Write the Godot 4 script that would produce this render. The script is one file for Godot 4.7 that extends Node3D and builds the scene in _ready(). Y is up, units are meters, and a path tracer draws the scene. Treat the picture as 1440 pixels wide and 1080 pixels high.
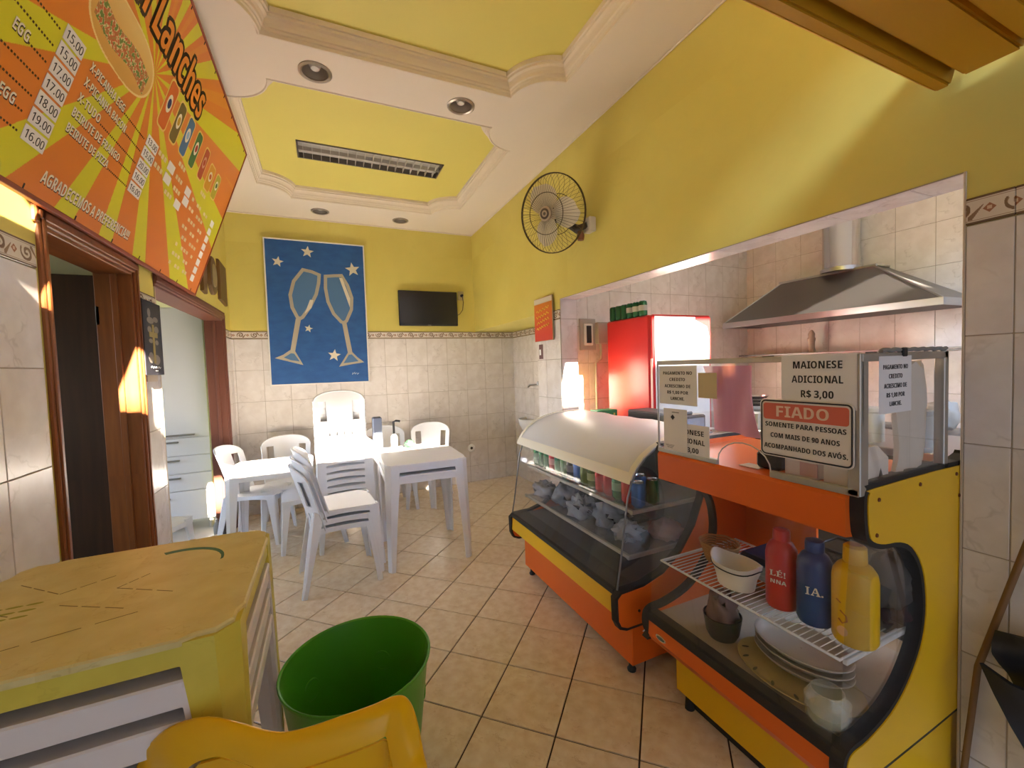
extends Node3D
# A small snack bar seen from its street door. Metres, y up; the camera stands at x = 0, z = 0 and looks along -z, turned to the right.
const XL = -0.858    # face of the left wall
const XR = 1.796     # face of the right wall
const XN = 2.334     # back of the niche in the right wall
const ZB = -5.118    # face of the back wall
const YC = 3.16      # underside of the plaster ceiling
const KZ = -3.2      # kitchen back wall
const KX = 4.35      # kitchen right wall
var taken = {}
var M = {}
var cache = {}
var rng = RandomNumberGenerator.new()

# ---------- nodes ----------
func numbered(n):
	taken[n] = taken.get(n, -1) + 1
	return n if taken[n] == 0 else "%s_%03d" % [n, taken[n]]
func tag(o, label, category, group = ""):
	o.set_meta("label", label)
	o.set_meta("category", category)
	if group != "": o.set_meta("group", group)
	return o
func thing(called, label, category, at = Vector3.ZERO, turn = 0.0, group = ""):
	var o = Node3D.new()
	o.name = numbered(called)
	add_child(o)
	o.position = at
	o.rotation.y = turn
	return tag(o, label, category, group)
func part(called, mesh, m, parent, at = Vector3.ZERO, basis = Basis()):
	var o = MeshInstance3D.new()
	o.name = called
	o.mesh = mesh
	o.material_override = m
	parent.add_child(o, true)
	o.transform = Transform3D(basis, at)
	return o
func solo(called, mesh, m, label, category, at = Vector3.ZERO, group = ""):
	var o = part(numbered(called), mesh, m, self, at)
	return tag(o, label, category, group)
func struct(called, mesh, m, label = "", at = Vector3.ZERO):
	var o = part(numbered(called), mesh, m, self, at)
	o.set_meta("kind", "structure")
	if label != "": o.set_meta("label", label)
	return o
func copy(o, at, turn, label):
	var c = o.duplicate()
	c.name = numbered(String(o.name).rstrip("0123456789").rstrip("_"))
	add_child(c)
	c.position = at
	c.rotation.y = turn
	c.set_meta("label", label)
	return c

# ---------- materials ----------
func mat(hex, rough = 0.6, metal = 0.0, spec = 0.5):
	var m = StandardMaterial3D.new()
	m.albedo_color = Color(hex)
	m.roughness = rough
	m.metallic = metal
	m.metallic_specular = spec
	return m
func textured(m, tex, scale = 1.0, world = false, off = Vector3.ZERO):
	m.albedo_texture = tex
	m.albedo_color = Color.WHITE
	m.uv1_triplanar = true
	m.uv1_world_triplanar = world
	m.uv1_scale = Vector3.ONE * scale
	m.uv1_offset = off
	m.uv1_triplanar_sharpness = 8.0
	return m
func relief(m, tex, amount):
	m.heightmap_enabled = true
	m.heightmap_texture = tex
	m.heightmap_scale = amount
	return m
func glass(hex = "ffffff", alpha = 0.06):
	var m = StandardMaterial3D.new()
	var c = Color(hex)
	c.a = alpha
	m.albedo_color = c
	m.roughness = 0.03
	m.transparency = BaseMaterial3D.TRANSPARENCY_ALPHA
	return m
func noise(freq, octaves = 4, seed_ = 1):
	var n = FastNoiseLite.new()
	n.seed = seed_
	n.frequency = freq
	n.noise_type = FastNoiseLite.TYPE_SIMPLEX_SMOOTH
	n.fractal_octaves = octaves
	return n
func picture(w, h, f):
	var d = PackedByteArray()
	d.resize(w * h * 3)
	var k = 0
	for y in h:
		for x in w:
			var c = f.call(x, y)
			d[k] = int(clampf(c.r, 0, 1) * 255)
			d[k + 1] = int(clampf(c.g, 0, 1) * 255)
			d[k + 2] = int(clampf(c.b, 0, 1) * 255)
			k += 3
	return ImageTexture.create_from_image(Image.create_from_data(w, h, false, Image.FORMAT_RGB8, d))
# mottle between colours a and b, thin veins of colour c
func marble(w, a, b, c, f1, f2, vein, seed_):
	var n1 = noise(f1, 5, seed_)
	var n2 = noise(f2, 4, seed_ + 7)
	var n3 = noise(f1 * 0.6, 2, seed_ + 13)
	var ca = Color(a)
	var cb = Color(b)
	var cc = Color(c)
	return picture(w, w, func(x, y):
		var t = clampf(n1.get_noise_2d(x, y) * 0.9 + 0.5, 0, 1)
		var r = 1.0 - absf(n2.get_noise_2d(x + n1.get_noise_2d(x, y) * 30.0, y)) * 14.0
		var v = clampf(r, 0, 1) * clampf(n3.get_noise_2d(x, y) * 2.5, 0, 1) * vein
		return ca.lerp(cb, t).lerp(cc, v))
func grey_noise(w, freq, octaves, seed_):
	var n = noise(freq, octaves, seed_)
	return picture(w, w, func(x, y):
		var t = n.get_noise_2d(x, y) * 0.5 + 0.5
		return Color(t, t, t))

# ---------- shapes: every helper adds triangles to a SurfaceTool ----------
func st():
	var s = SurfaceTool.new()
	s.begin(Mesh.PRIMITIVE_TRIANGLES)
	s.set_smooth_group(-1)
	return s
func done(s):
	s.generate_normals()
	return s.commit()
func tri(s, a, b, c, out):
	if (b - a).cross(c - a).dot(out) > 0:
		s.add_vertex(a)
		s.add_vertex(c)
		s.add_vertex(b)
	else:
		s.add_vertex(a)
		s.add_vertex(b)
		s.add_vertex(c)
func quad(s, a, b, c, d, out):
	tri(s, a, b, c, out)
	tri(s, a, c, d, out)
# box with chamfered edges
func box(s, c, size, bev = 0.003, basis = Basis()):
	s.set_smooth_group(-1)
	var h = size * 0.5
	bev = minf(bev, minf(h.x, minf(h.y, h.z)) * 0.95)
	var p = func(sx, sy, sz, ax):
		var v = Vector3(sx * (h.x - (0.0 if ax == 0 else bev)), sy * (h.y - (0.0 if ax == 1 else bev)), sz * (h.z - (0.0 if ax == 2 else bev)))
		return c + basis * v
	var o = func(x, y, z): return basis * Vector3(x, y, z)
	for k in [-1, 1]:
		quad(s, p.call(k, -1, -1, 0), p.call(k, 1, -1, 0), p.call(k, 1, 1, 0), p.call(k, -1, 1, 0), o.call(k, 0, 0))
		quad(s, p.call(-1, k, -1, 1), p.call(1, k, -1, 1), p.call(1, k, 1, 1), p.call(-1, k, 1, 1), o.call(0, k, 0))
		quad(s, p.call(-1, -1, k, 2), p.call(1, -1, k, 2), p.call(1, 1, k, 2), p.call(-1, 1, k, 2), o.call(0, 0, k))
		if bev <= 0.0: continue
		for l in [-1, 1]:
			quad(s, p.call(k, l, -1, 0), p.call(k, l, 1, 0), p.call(k, l, 1, 1), p.call(k, l, -1, 1), o.call(k, l, 0))
			quad(s, p.call(k, -1, l, 0), p.call(k, 1, l, 0), p.call(k, 1, l, 2), p.call(k, -1, l, 2), o.call(k, 0, l))
			quad(s, p.call(-1, k, l, 1), p.call(1, k, l, 1), p.call(1, k, l, 2), p.call(-1, k, l, 2), o.call(0, k, l))
			for m in [-1, 1]:
				tri(s, p.call(k, l, m, 0), p.call(k, l, m, 1), p.call(k, l, m, 2), o.call(k, l, m))
	return s
func box2(s, lo, hi, bev = 0.003):
	return box(s, (lo + hi) * 0.5, (hi - lo).abs(), bev)
func boxm(size, bev = 0.003):
	var key = "%.3f %.3f %.3f %.4f" % [size.x, size.y, size.z, bev]
	if not cache.has(key): cache[key] = done(box(st(), Vector3.ZERO, size, bev))
	return cache[key]
# a polygon moved inwards by d (miter at each corner)
func inset(poly, d):
	var out = PackedVector2Array()
	var n = poly.size()
	var sgn = -1.0 if Geometry2D.is_polygon_clockwise(poly) else 1.0
	for i in n:
		var a = (poly[i] - poly[(i + n - 1) % n]).normalized()
		var b = (poly[(i + 1) % n] - poly[i]).normalized()
		var na = Vector2(-a.y, a.x) * sgn
		var nb = Vector2(-b.y, b.x) * sgn
		var m = (na + nb)
		if m.length() < 0.2: m = na
		m = m.normalized()
		out.append(poly[i] + m * (d / maxf(0.35, m.dot(na))))
	return out
# polygon in the plane (o, u, v) pushed out along n by depth; chamfered front rim
func slab(s, poly, o, u, v, n, depth, bev = 0.0, smooth = false):
	s.set_smooth_group(-1)
	if poly[0].distance_to(poly[poly.size() - 1]) < 1e-5: poly.remove_at(poly.size() - 1)
	var top = inset(poly, bev) if bev > 0 else poly
	var at = func(p, h): return o + u * p.x + v * p.y + n * h
	var idx = Geometry2D.triangulate_polygon(top)
	for i in range(0, idx.size(), 3):
		tri(s, at.call(top[idx[i]], depth), at.call(top[idx[i + 1]], depth), at.call(top[idx[i + 2]], depth), n)
	idx = Geometry2D.triangulate_polygon(poly)
	for i in range(0, idx.size(), 3):
		tri(s, at.call(poly[idx[i]], 0.0), at.call(poly[idx[i + 1]], 0.0), at.call(poly[idx[i + 2]], 0.0), -n)
	var m = poly.size()
	var sgn = -1.0 if Geometry2D.is_polygon_clockwise(poly) else 1.0
	if smooth: s.set_smooth_group(3)
	for i in m:
		var j = (i + 1) % m
		var e = (poly[j] - poly[i]).normalized()
		var out = (u * e.y - v * e.x) * sgn
		quad(s, at.call(poly[i], 0.0), at.call(poly[j], 0.0), at.call(poly[j], depth - bev), at.call(poly[i], depth - bev), out)
		if bev > 0:
			quad(s, at.call(poly[i], depth - bev), at.call(poly[j], depth - bev), at.call(top[j], depth), at.call(top[i], depth), out + n)
	s.set_smooth_group(-1)
	return s
func lathe(s, prof, seg = 24, t = Transform3D(), from = 0.0, to = TAU):
	var g = 1
	var last = Vector2.ZERO
	for i in prof.size() - 1:
		var d = (prof[i + 1] - prof[i])
		if i > 0 and last.angle_to(d) != 0 and absf(last.angle_to(d)) > 0.6: g += 1
		last = d
		s.set_smooth_group(g)
		var nr = Vector2(d.y, -d.x)
		for k in seg:
			var a0 = from + (to - from) * k / seg
			var a1 = from + (to - from) * (k + 1) / seg
			var am = (a0 + a1) * 0.5
			var e0 = Vector3(cos(a0), 0, sin(a0))
			var e1 = Vector3(cos(a1), 0, sin(a1))
			var out = Vector3(cos(am) * nr.x, nr.y, sin(am) * nr.x)
			var pa = t * (e0 * prof[i].x + Vector3.UP * prof[i].y)
			var pb = t * (e1 * prof[i].x + Vector3.UP * prof[i].y)
			var pc = t * (e1 * prof[i + 1].x + Vector3.UP * prof[i + 1].y)
			var pd = t * (e0 * prof[i + 1].x + Vector3.UP * prof[i + 1].y)
			var ow = t.basis * out
			if prof[i].x > 1e-6: tri(s, pa, pb, pc if prof[i + 1].x > 1e-6 else pd, ow)
			if prof[i + 1].x > 1e-6: tri(s, pa, pc, pd, ow)
	s.set_smooth_group(-1)
	return s
func lathem(prof, seg = 24):
	return done(lathe(st(), prof, seg))
func tube(s, pts, r, seg = 8, closed = false):
	s.set_smooth_group(1)
	var n = pts.size()
	var rings = []
	var up = Vector3.UP
	for i in n:
		var a = pts[(i + n - 1) % n] if (closed or i > 0) else pts[0]
		var b = pts[(i + 1) % n] if (closed or i < n - 1) else pts[n - 1]
		var d = (b - a).normalized()
		if absf(up.dot(d)) > 0.95: up = Vector3.RIGHT if absf(d.x) < 0.9 else Vector3.FORWARD
		var x = up.cross(d).normalized()
		up = d.cross(x).normalized()
		var rr = r[i] if r is Array else r
		var ring = []
		for k in seg:
			var ang = TAU * k / seg
			ring.append(pts[i] + (x * cos(ang) + up * sin(ang)) * rr)
		rings.append(ring)
	for i in (n if closed else n - 1):
		var j = (i + 1) % n
		for k in seg:
			var l = (k + 1) % seg
			var out = rings[i][k] + rings[i][l] - pts[i] * 2.0
			quad(s, rings[i][k], rings[i][l], rings[j][l], rings[j][k], out)
	if not closed:
		s.set_smooth_group(-1)
		for e in [0, n - 1]:
			var out = (pts[0] - pts[1]) if e == 0 else (pts[n - 1] - pts[n - 2])
			for k in range(1, seg - 1): tri(s, rings[e][0], rings[e][k], rings[e][k + 1], out)
	s.set_smooth_group(-1)
	return s
func tubem(pts, r, seg = 8, closed = false):
	return done(tube(st(), pts, r, seg, closed))
# a grid of points made into a plate of thickness th
func sheet(s, P, th, side = 1.0):
	var R = P.size()
	var C = P[0].size()
	var N = []
	for i in R:
		var row = []
		for j in C:
			var du = P[mini(i + 1, R - 1)][j] - P[maxi(i - 1, 0)][j]
			var dv = P[i][mini(j + 1, C - 1)] - P[i][maxi(j - 1, 0)]
			row.append(du.cross(dv).normalized() * side)
		N.append(row)
	for f in 2:
		s.set_smooth_group(1 + f)
		for i in R - 1:
			for j in C - 1:
				var off = 0.0 if f == 0 else th
				var o = N[i][j] * (1.0 if f == 0 else -1.0)
				quad(s, P[i][j] - N[i][j] * off, P[i + 1][j] - N[i + 1][j] * off, P[i + 1][j + 1] - N[i + 1][j + 1] * off, P[i][j + 1] - N[i][j + 1] * off, o)
	s.set_smooth_group(-1)
	if th > 0:
		for j in C - 1:
			for i in [0, R - 1]:
				var o = P[i][j] - P[1 if i == 0 else R - 2][j]
				quad(s, P[i][j], P[i][j + 1], P[i][j + 1] - N[i][j + 1] * th, P[i][j] - N[i][j] * th, o)
		for i in R - 1:
			for j in [0, C - 1]:
				var o = P[i][j] - P[i][1 if j == 0 else C - 2]
				quad(s, P[i][j], P[i + 1][j], P[i + 1][j] - N[i + 1][j] * th, P[i][j] - N[i][j] * th, o)
	return s
# bar of changing rectangle: list of [centre, half along x, half along z], stacked in y
func loft(s, rings):
	s.set_smooth_group(-1)
	var c = []
	for r in rings:
		var q = r[0]
		c.append([q + Vector3(-r[1], 0, -r[2]), q + Vector3(r[1], 0, -r[2]), q + Vector3(r[1], 0, r[2]), q + Vector3(-r[1], 0, r[2])])
	for i in c.size() - 1:
		for k in 4:
			var l = (k + 1) % 4
			quad(s, c[i][k], c[i][l], c[i + 1][l], c[i + 1][k], c[i][k] + c[i][l] - rings[i][0] * 2.0)
	quad(s, c[0][0], c[0][1], c[0][2], c[0][3], rings[0][0] - rings[1][0])
	var e = c.size() - 1
	quad(s, c[e][0], c[e][1], c[e][2], c[e][3], rings[e][0] - rings[e - 1][0])
	return s
# flat rectangle with picture coordinates, facing +z
func card(w, h):
	var q = QuadMesh.new()
	q.size = Vector2(w, h)
	return q
func circle(r, n = 24, c = Vector2.ZERO, ry = -1.0):
	var p = PackedVector2Array()
	for i in n: p.append(c + Vector2(cos(TAU * i / n) * r, sin(TAU * i / n) * (r if ry < 0 else ry)))
	return p
func rounded(w, h, r, n = 5):
	var p = PackedVector2Array()
	for q in [[1, 1, 0.0], [-1, 1, PI / 2], [-1, -1, PI], [1, -1, PI * 1.5]]:
		for i in n + 1:
			var a = q[2] + PI / 2 * i / n
			p.append(Vector2(q[0] * (w / 2 - r) + cos(a) * r, q[1] * (h / 2 - r) + sin(a) * r))
	return p
# lettering: text faces +z of its parent, w metres wide (0 = natural), cap height h
var fonts = {}
func words(parent, text, h, m, at, w = 0.0, style = "Droid Sans", bold = true, called = "lettering", depth = 0.0006, basis = Basis()):
	var key = style + str(bold)
	if not fonts.has(key):
		var f = SystemFont.new()
		f.font_names = PackedStringArray([style])
		f.font_weight = 700 if bold else 400
		fonts[key] = f
	var t = TextMesh.new()
	t.font = fonts[key]
	t.text = text
	t.font_size = 24
	t.curve_step = 1.0
	t.pixel_size = h / (24 * 0.72)
	t.depth = depth
	var o = part(called, t, m, parent, at, basis)
	if w > 0:
		var a = t.get_aabb().size.x
		if a > 0.0001: o.transform.basis = basis.scaled_local(Vector3(w / a, 1, 1))
	return o
# rows of tiles on a plane: rects in (u, v), cells of tw by th counted from (u0, v0)
func tiles(parent, o, u, v, rects, tw, th, u0, v0, mats, thick = 0.005, gap = 0.003, called = "tile"):
	var n = u.cross(v)
	for r in rects:
		for i in range(floori((r.position.x - u0) / tw - 0.001), ceili((r.end.x - u0) / tw)):
			for j in range(floori((r.position.y - v0) / th - 0.001), ceili((r.end.y - v0) / th)):
				var c = Rect2(u0 + i * tw, v0 + j * th, tw, th).intersection(r)
				if c.size.x < 0.012 or c.size.y < 0.012: continue
				var sz = Vector3(c.size.x - gap, c.size.y - gap, thick)
				var k = c.get_center()
				part(called, boxm(sz, 0.0015), mats[rng.randi() % mats.size()], parent, o + u * k.x + v * k.y + n * (thick * 0.5), Basis(u, v, n))

# ---------- camera, sky, sun, exposure ----------
func light_and_camera():
	var cam = Camera3D.new()
	cam.name = "camera"
	add_child(cam)
	cam.position = Vector3(0, 1.48, 0)
	cam.basis = Basis.from_euler(Vector3(-0.0428, -0.4217, -0.034), EULER_ORDER_YXZ)
	cam.fov = 85.23
	cam.near = 0.02
	cam.far = 100.0
	cam.current = true
	var e = Environment.new()
	e.background_mode = Environment.BG_SKY
	var sk = ProceduralSkyMaterial.new()
	sk.sky_top_color = Color(0.55, 0.64, 0.78)
	sk.sky_horizon_color = Color(0.86, 0.88, 0.9)
	sk.ground_horizon_color = Color(0.6, 0.58, 0.55)
	sk.ground_bottom_color = Color(0.35, 0.33, 0.3)
	sk.sky_energy_multiplier = 3.9
	sk.sun_angle_max = 0.0
	var sky = Sky.new()
	sky.sky_material = sk
	e.sky = sky
	e.tonemap_mode = Environment.TONE_MAPPER_LINEAR
	e.tonemap_exposure = 1.32
	e.sdfgi_enabled = true
	e.ssao_enabled = true
	e.ssil_enabled = true
	var we = WorldEnvironment.new()
	we.name = "environment"
	we.environment = e
	add_child(we)
	var sun = DirectionalLight3D.new()
	sun.name = "sun"
	add_child(sun)
	sun.look_at_from_position(Vector3.ZERO, Vector3(-0.128, -0.55, -1.0))
	sun.light_color = Color(1.0, 0.94, 0.86)
	sun.light_energy = 30.0
	sun.light_angular_distance = 0.6
	sun.shadow_enabled = true

func materials():
	M.paint = textured(mat("ffffff", 0.55), marble(512, "decf6e", "d7c663", "c9b656", 0.006, 0.01, 0.15, 3), 0.35, true)
	M.panel = mat("dacb68", 0.6)
	M.plaster = mat("e2d3c0", 0.7)
	M.white_wall = mat("e6e0d4", 0.7)
	M.front_wall = mat("8f8272", 0.8)
	M.grout = mat("a39686", 0.9)
	M.floor_grout = mat("3f2d20", 0.9)
	var tex = marble(512, "e6dfd9", "dad1c9", "b5aaa0", 0.012, 0.008, 0.38, 5)
	M.tile = []
	for k in 11: M.tile.append(textured(mat("ffffff", 0.22), tex, 1.1, false, Vector3(0.37, 0.61, 0.53) * (k + 1)))
	var ft = marble(512, "e6d5b9", "d8c09b", "b8966e", 0.02, 0.03, 0.5, 11)
	M.floor_tile = []
	for k in 5: M.floor_tile.append(textured(mat("ffffff", 0.3), ft, 1.3, false, Vector3(0.21, 0.37, 0.29) * (k + 1)))
	for m in M.floor_tile: m.albedo_color = Color("ffffff")
	M.border = mat("ffffff", 0.25)
	M.border.albedo_texture = border_picture()
	M.border.uv1_triplanar = true
	M.border.uv1_triplanar_sharpness = 20.0
	M.border.uv1_scale = Vector3(4.0, 12.5, 1.0)
	M.border.uv1_offset = Vector3(0.5, 0.5, 0.0)
	var wood = noise(0.02, 4, 21)
	var wt = picture(256, 256, func(x, y):
		var g = wood.get_noise_2d(x * 6.0, y * 0.4) * 0.5 + 0.5
		return Color("744020").lerp(Color("9c5c2c"), g))
	M.wood = textured(mat("ffffff", 0.35), wt, 1.0, true)
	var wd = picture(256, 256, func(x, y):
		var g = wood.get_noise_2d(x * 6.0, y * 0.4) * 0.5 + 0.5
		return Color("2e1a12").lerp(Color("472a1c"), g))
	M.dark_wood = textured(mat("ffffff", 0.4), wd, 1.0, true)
	M.jamb = mat("6b3c2c", 0.45)
	M.white_plastic = mat("e9eaee", 0.38)
	M.black = mat("17161a", 0.45)
	M.rubber = mat("1f1c1a", 0.6)
	M.steel = mat("b9b9bd", 0.28, 1.0)
	M.dull_steel = mat("8f8d8c", 0.38, 1.0)
	M.alu = mat("b7b3aa", 0.42, 0.8)
	M.chrome = mat("d8d8dc", 0.12, 1.0)
	M.orange = mat("e0651a", 0.35)
	M.yellow = mat("e6b412", 0.35)
	M.red = mat("c92a2a", 0.3)
	M.glass = glass("f4fbf8", 0.015)
	M.acrylic = glass("f6f6f2", 0.015)
	M.paper = mat("e9e5e2", 0.8)
	M.ink = mat("2b2829", 0.7)
	M.white = mat("efefec", 0.5)

# a strip of scroll leaves and rosettes between two lines: print on the glazed border tiles
func border_picture():
	var im = Image.create(250, 80, false, Image.FORMAT_RGB8)
	im.fill(Color("d9cdbd"))
	im.fill_rect(Rect2i(0, 0, 250, 7), Color("6e5846"))
	im.fill_rect(Rect2i(0, 10, 250, 2), Color("a58f7a"))
	im.fill_rect(Rect2i(0, 73, 250, 7), Color("6e5846"))
	im.fill_rect(Rect2i(0, 68, 250, 2), Color("a58f7a"))
	var dot = func(p, r, c):
		im.fill_rect(Rect2i(int(p.x - r), int(p.y - r), int(2 * r), int(2 * r)), c)
	for half in 2:
		var flip = 1.0 if half == 0 else -1.0
		for k in 160:
			var t = k / 160.0
			var a = t * 9.0
			var r = 24.0 * (1.0 - t) + 3.0
			var p = Vector2(62 + 125 * half, 40) + Vector2(cos(a + 2.6) * r * 1.15, sin(a + 2.6) * r * flip)
			dot.call(p, 2.5 + 2.0 * sin(t * PI), Color("7d6450"))
			dot.call(p + Vector2(3, 3), 1.2, Color("a98d72"))
		for k in 40:
			var t = k / 40.0
			dot.call(Vector2(85 + 125 * half + t * 28, 40 + flip * (22 - t * 34)), 4.0 * (1 - t) + 1.0, Color("8a705a"))
	for cx in [0, 125, 249]:
		for k in 14:
			im.fill_rect(Rect2i(cx - 14 + k, 40 - k, 2 * (14 - k), 1), Color("9b6a50"))
			im.fill_rect(Rect2i(cx - 14 + k, 40 + k, 2 * (14 - k), 1), Color("9b6a50"))
		dot.call(Vector2(cx, 40), 5, Color("d0b49c"))
	return ImageTexture.create_from_image(im)

# ---------- the building ----------
func walls():
	var U = Vector3.UP
	var s = st()
	for r in [[-5.3, -4.76, 0.0, 3.45], [-4.76, -3.0, 2.03, 3.45], [-3.0, -2.72, 0.0, 3.45], [-2.72, -1.97, 2.03, 3.45], [-1.97, 0.1, 0.0, 3.45]]:
		box2(s, Vector3(XL - 0.14, r[2], r[0]), Vector3(XL, r[3], r[1]), 0.0)
	var w = struct("wall_left", done(s), M.paint, "yellow left wall with beige tiles and two doorways")
	var rects = [Rect2(-0.1, 0, 2.02, 1.855), Rect2(2.77, 0, 0.228, 1.855), Rect2(4.81, 0, 0.308, 1.855)]
	var back = Vector3(0, 0, -1)
	grouts(w, Vector3(XL, 0, 0), back, U, rects, M.grout)
	tiles(w, Vector3(XL, 0, 0), back, U, rects, 0.25, 0.33, 1.70, -0.125, M.tile)
	var br = []
	for r in rects: br.append(Rect2(r.position.x, 1.856, r.size.x, 0.08))
	tiles(w, Vector3(XL, 0, 0), back, U, br, 0.25, 0.08, 1.70, 1.856, [M.border], 0.007, 0.001, "border_tile")

	s = st()
	box2(s, Vector3(XL - 0.14, 0, ZB - 0.14), Vector3(2.48, 3.45, ZB), 0.0)
	w = struct("wall_back", done(s), M.paint, "yellow back wall with beige tiles and a patterned border")
	rects = [Rect2(XL, 0, XN - XL, 1.855)]
	var right = Vector3(1, 0, 0)
	grouts(w, Vector3(0, 0, ZB), right, U, rects, M.grout)
	tiles(w, Vector3(0, 0, ZB), right, U, rects, 0.25, 0.33, 0.666, -0.125, M.tile)
	tiles(w, Vector3(0, 0, ZB), right, U, [Rect2(XL, 1.856, XN - XL, 0.08)], 0.25, 0.08, 0.666, 1.856, [M.border], 0.007, 0.001, "border_tile")

	s = st()
	box2(s, Vector3(XR, 2.02, -3.4), Vector3(XR + 0.158, 3.45, 0.1), 0.0)
	box2(s, Vector3(XR, 1.94, ZB - 0.14), Vector3(2.48, 3.45, -3.4), 0.0)
	box2(s, Vector3(XN, 0, ZB - 0.14), Vector3(2.48, 1.94, -3.4), 0.0)
	box2(s, Vector3(XR, 0, -3.4), Vector3(XR + 0.158, 2.02, -2.985), 0.0)
	box2(s, Vector3(XR, 0, -0.6), Vector3(XR + 0.158, 2.02, 0.1), 0.0)
	w = struct("wall_right", done(s), M.paint, "yellow right wall with a wide serving opening to the kitchen")
	var front = Vector3(0, 0, 1)
	for r in [[XN, Rect2(-5.118, 0, 1.718, 1.855), -4.05], [XR, Rect2(-3.4, 0, 0.415, 1.855), -3.235], [XR, Rect2(-0.6, 0, 0.7, 1.855), -0.5]]:
		grouts(w, Vector3(r[0], 0, 0), front, U, [r[1]], M.grout)
		tiles(w, Vector3(r[0], 0, 0), front, U, [r[1]], 0.25, 0.33, r[2], -0.125, M.tile)
		tiles(w, Vector3(r[0], 0, 0), front, U, [Rect2(r[1].position.x, 1.856, r[1].size.x, 0.08)], 0.25, 0.08, r[2], 1.856, [M.border], 0.007, 0.001, "border_tile")
	rects = [Rect2(XR, 0, 0.158, 2.02)]
	grouts(w, Vector3(0, 0, -2.985), right, U, rects, M.grout)
	tiles(w, Vector3(0, 0, -2.985), right, U, rects, 0.25, 0.33, XR, -0.125, M.tile)
	rects = [Rect2(XR, -2.985, 0.158, 2.385)]
	grouts(w, Vector3(0, 2.02, 0), right, front, rects, M.grout)
	tiles(w, Vector3(0, 2.02, 0), right, front, rects, 0.33, 0.25, XR, -2.985, M.tile)
	struct("trim_1", done(box2(st(), Vector3(XR - 0.006, 0, -0.606), Vector3(XR + 0.158, 2.02, -0.6), 0.001)), mat("cbbba2", 0.5), "cream edge strip at the near side of the serving opening")

	s = st()
	box2(s, Vector3(XR + 0.158, 0, -3.4), Vector3(KX + 0.15, 3.45, KZ), 0.0)
	w = struct("wall_kitchen_back", done(s), M.white_wall, "tiled back wall of the kitchen")
	rects = [Rect2(XR + 0.158, 0, KX - XR - 0.158, 3.195)]
	grouts(w, Vector3(0, 0, KZ), right, U, rects, M.grout)
	tiles(w, Vector3(0, 0, KZ), right, U, rects, 0.25, 0.33, 2.46, 0.165, M.tile)
	s = st()
	box2(s, Vector3(KX, 0, KZ), Vector3(KX + 0.15, 3.45, 0.1), 0.0)
	w = struct("wall_kitchen_right", done(s), M.white_wall, "tiled right wall of the kitchen behind the hood")
	rects = [Rect2(KZ, 0, 3.3, 3.195)]
	grouts(w, Vector3(KX, 0, 0), front, U, rects, M.grout)
	tiles(w, Vector3(KX, 0, 0), front, U, rects, 0.25, 0.33, -1.62, 0.165, M.tile)
	struct("ceiling_kitchen", done(box2(st(), Vector3(XR + 0.158, 3.2, KZ), Vector3(KX, 3.25, 0.0), 0.0)), M.white_wall, "white kitchen ceiling")

	# rooms behind the left wall, roof and street front
	s = st()
	for q in [[-6.0, -5.0, 0.0, 3.45], [-5.0, -3.4, 0.0, 0.9], [-5.0, -3.4, 1.9, 3.45], [-3.4, -2.6, 0.0, 3.45], [-2.6, -1.7, 0.0, 1.3], [-2.6, -1.7, 2.1, 3.45], [-1.7, 0.25, 0.0, 3.45]]: box2(s, Vector3(-3.4, q[2], q[0]), Vector3(-3.25, q[3], q[1]), 0.0)  # gaps are unseen windows, added to let daylight brighten these rooms
	box2(s, Vector3(-3.4, 0, -6.0), Vector3(XL, 3.45, -5.85), 0.0)
	box2(s, Vector3(-3.25, 0, -2.92), Vector3(XL - 0.14, 2.9, -2.8), 0.0)
	box2(s, Vector3(-3.25, 0, -1.5), Vector3(XL - 0.14, 2.9, -1.38), 0.0)
	box2(s, Vector3(-3.25, 2.9, -5.85), Vector3(XL - 0.14, 3.0, 0.1), 0.0)
	struct("wall_side_rooms", done(s), mat("e0d9b8", 0.7), "pale yellow walls of the rooms behind the doorways")
	struct("roof", done(box2(st(), Vector3(-3.4, 3.45, -6.0), Vector3(KX + 0.15, 3.6, 0.08), 0.0)), M.white_wall, "flat roof slab")
	s = st()
	box2(s, Vector3(-3.4, 0, 0.1), Vector3(XL, 3.6, 0.25), 0.0)
	box2(s, Vector3(XR, 0, 0.1), Vector3(XR + 0.158, 3.6, 0.25), 0.0)
	box2(s, Vector3(XR + 0.158, 0, 0.1), Vector3(KX + 0.15, 1.0, 0.25), 0.0)
	box2(s, Vector3(KX - 0.05, 1.0, 0.1), Vector3(KX + 0.15, 3.6, 0.25), 0.0)
	box2(s, Vector3(XL, 3.162, 0.0), Vector3(KX, 3.45, 0.08), 0.0)
	box2(s, Vector3(-1.1, 0, 0.25), Vector3(-0.95, 3.0, 2.1), 0.0)  # unseen porch side walls, added to darken the near walls of the room
	box2(s, Vector3(1.97, 0, 0.25), Vector3(2.1, 3.0, 2.1), 0.0)
	struct("wall_front", done(s), M.front_wall, "street front with its wide open doorway, kitchen window and two added porch walls")

func grouts(parent, o, u, v, rects, m):
	var n = u.cross(v)
	for r in rects:
		var k = r.get_center()
		part("grout", boxm(Vector3(r.size.x, r.size.y, 0.004), 0.0), m, parent, o + u * k.x + v * k.y + n * 0.001, Basis(u, v, n))

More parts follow.
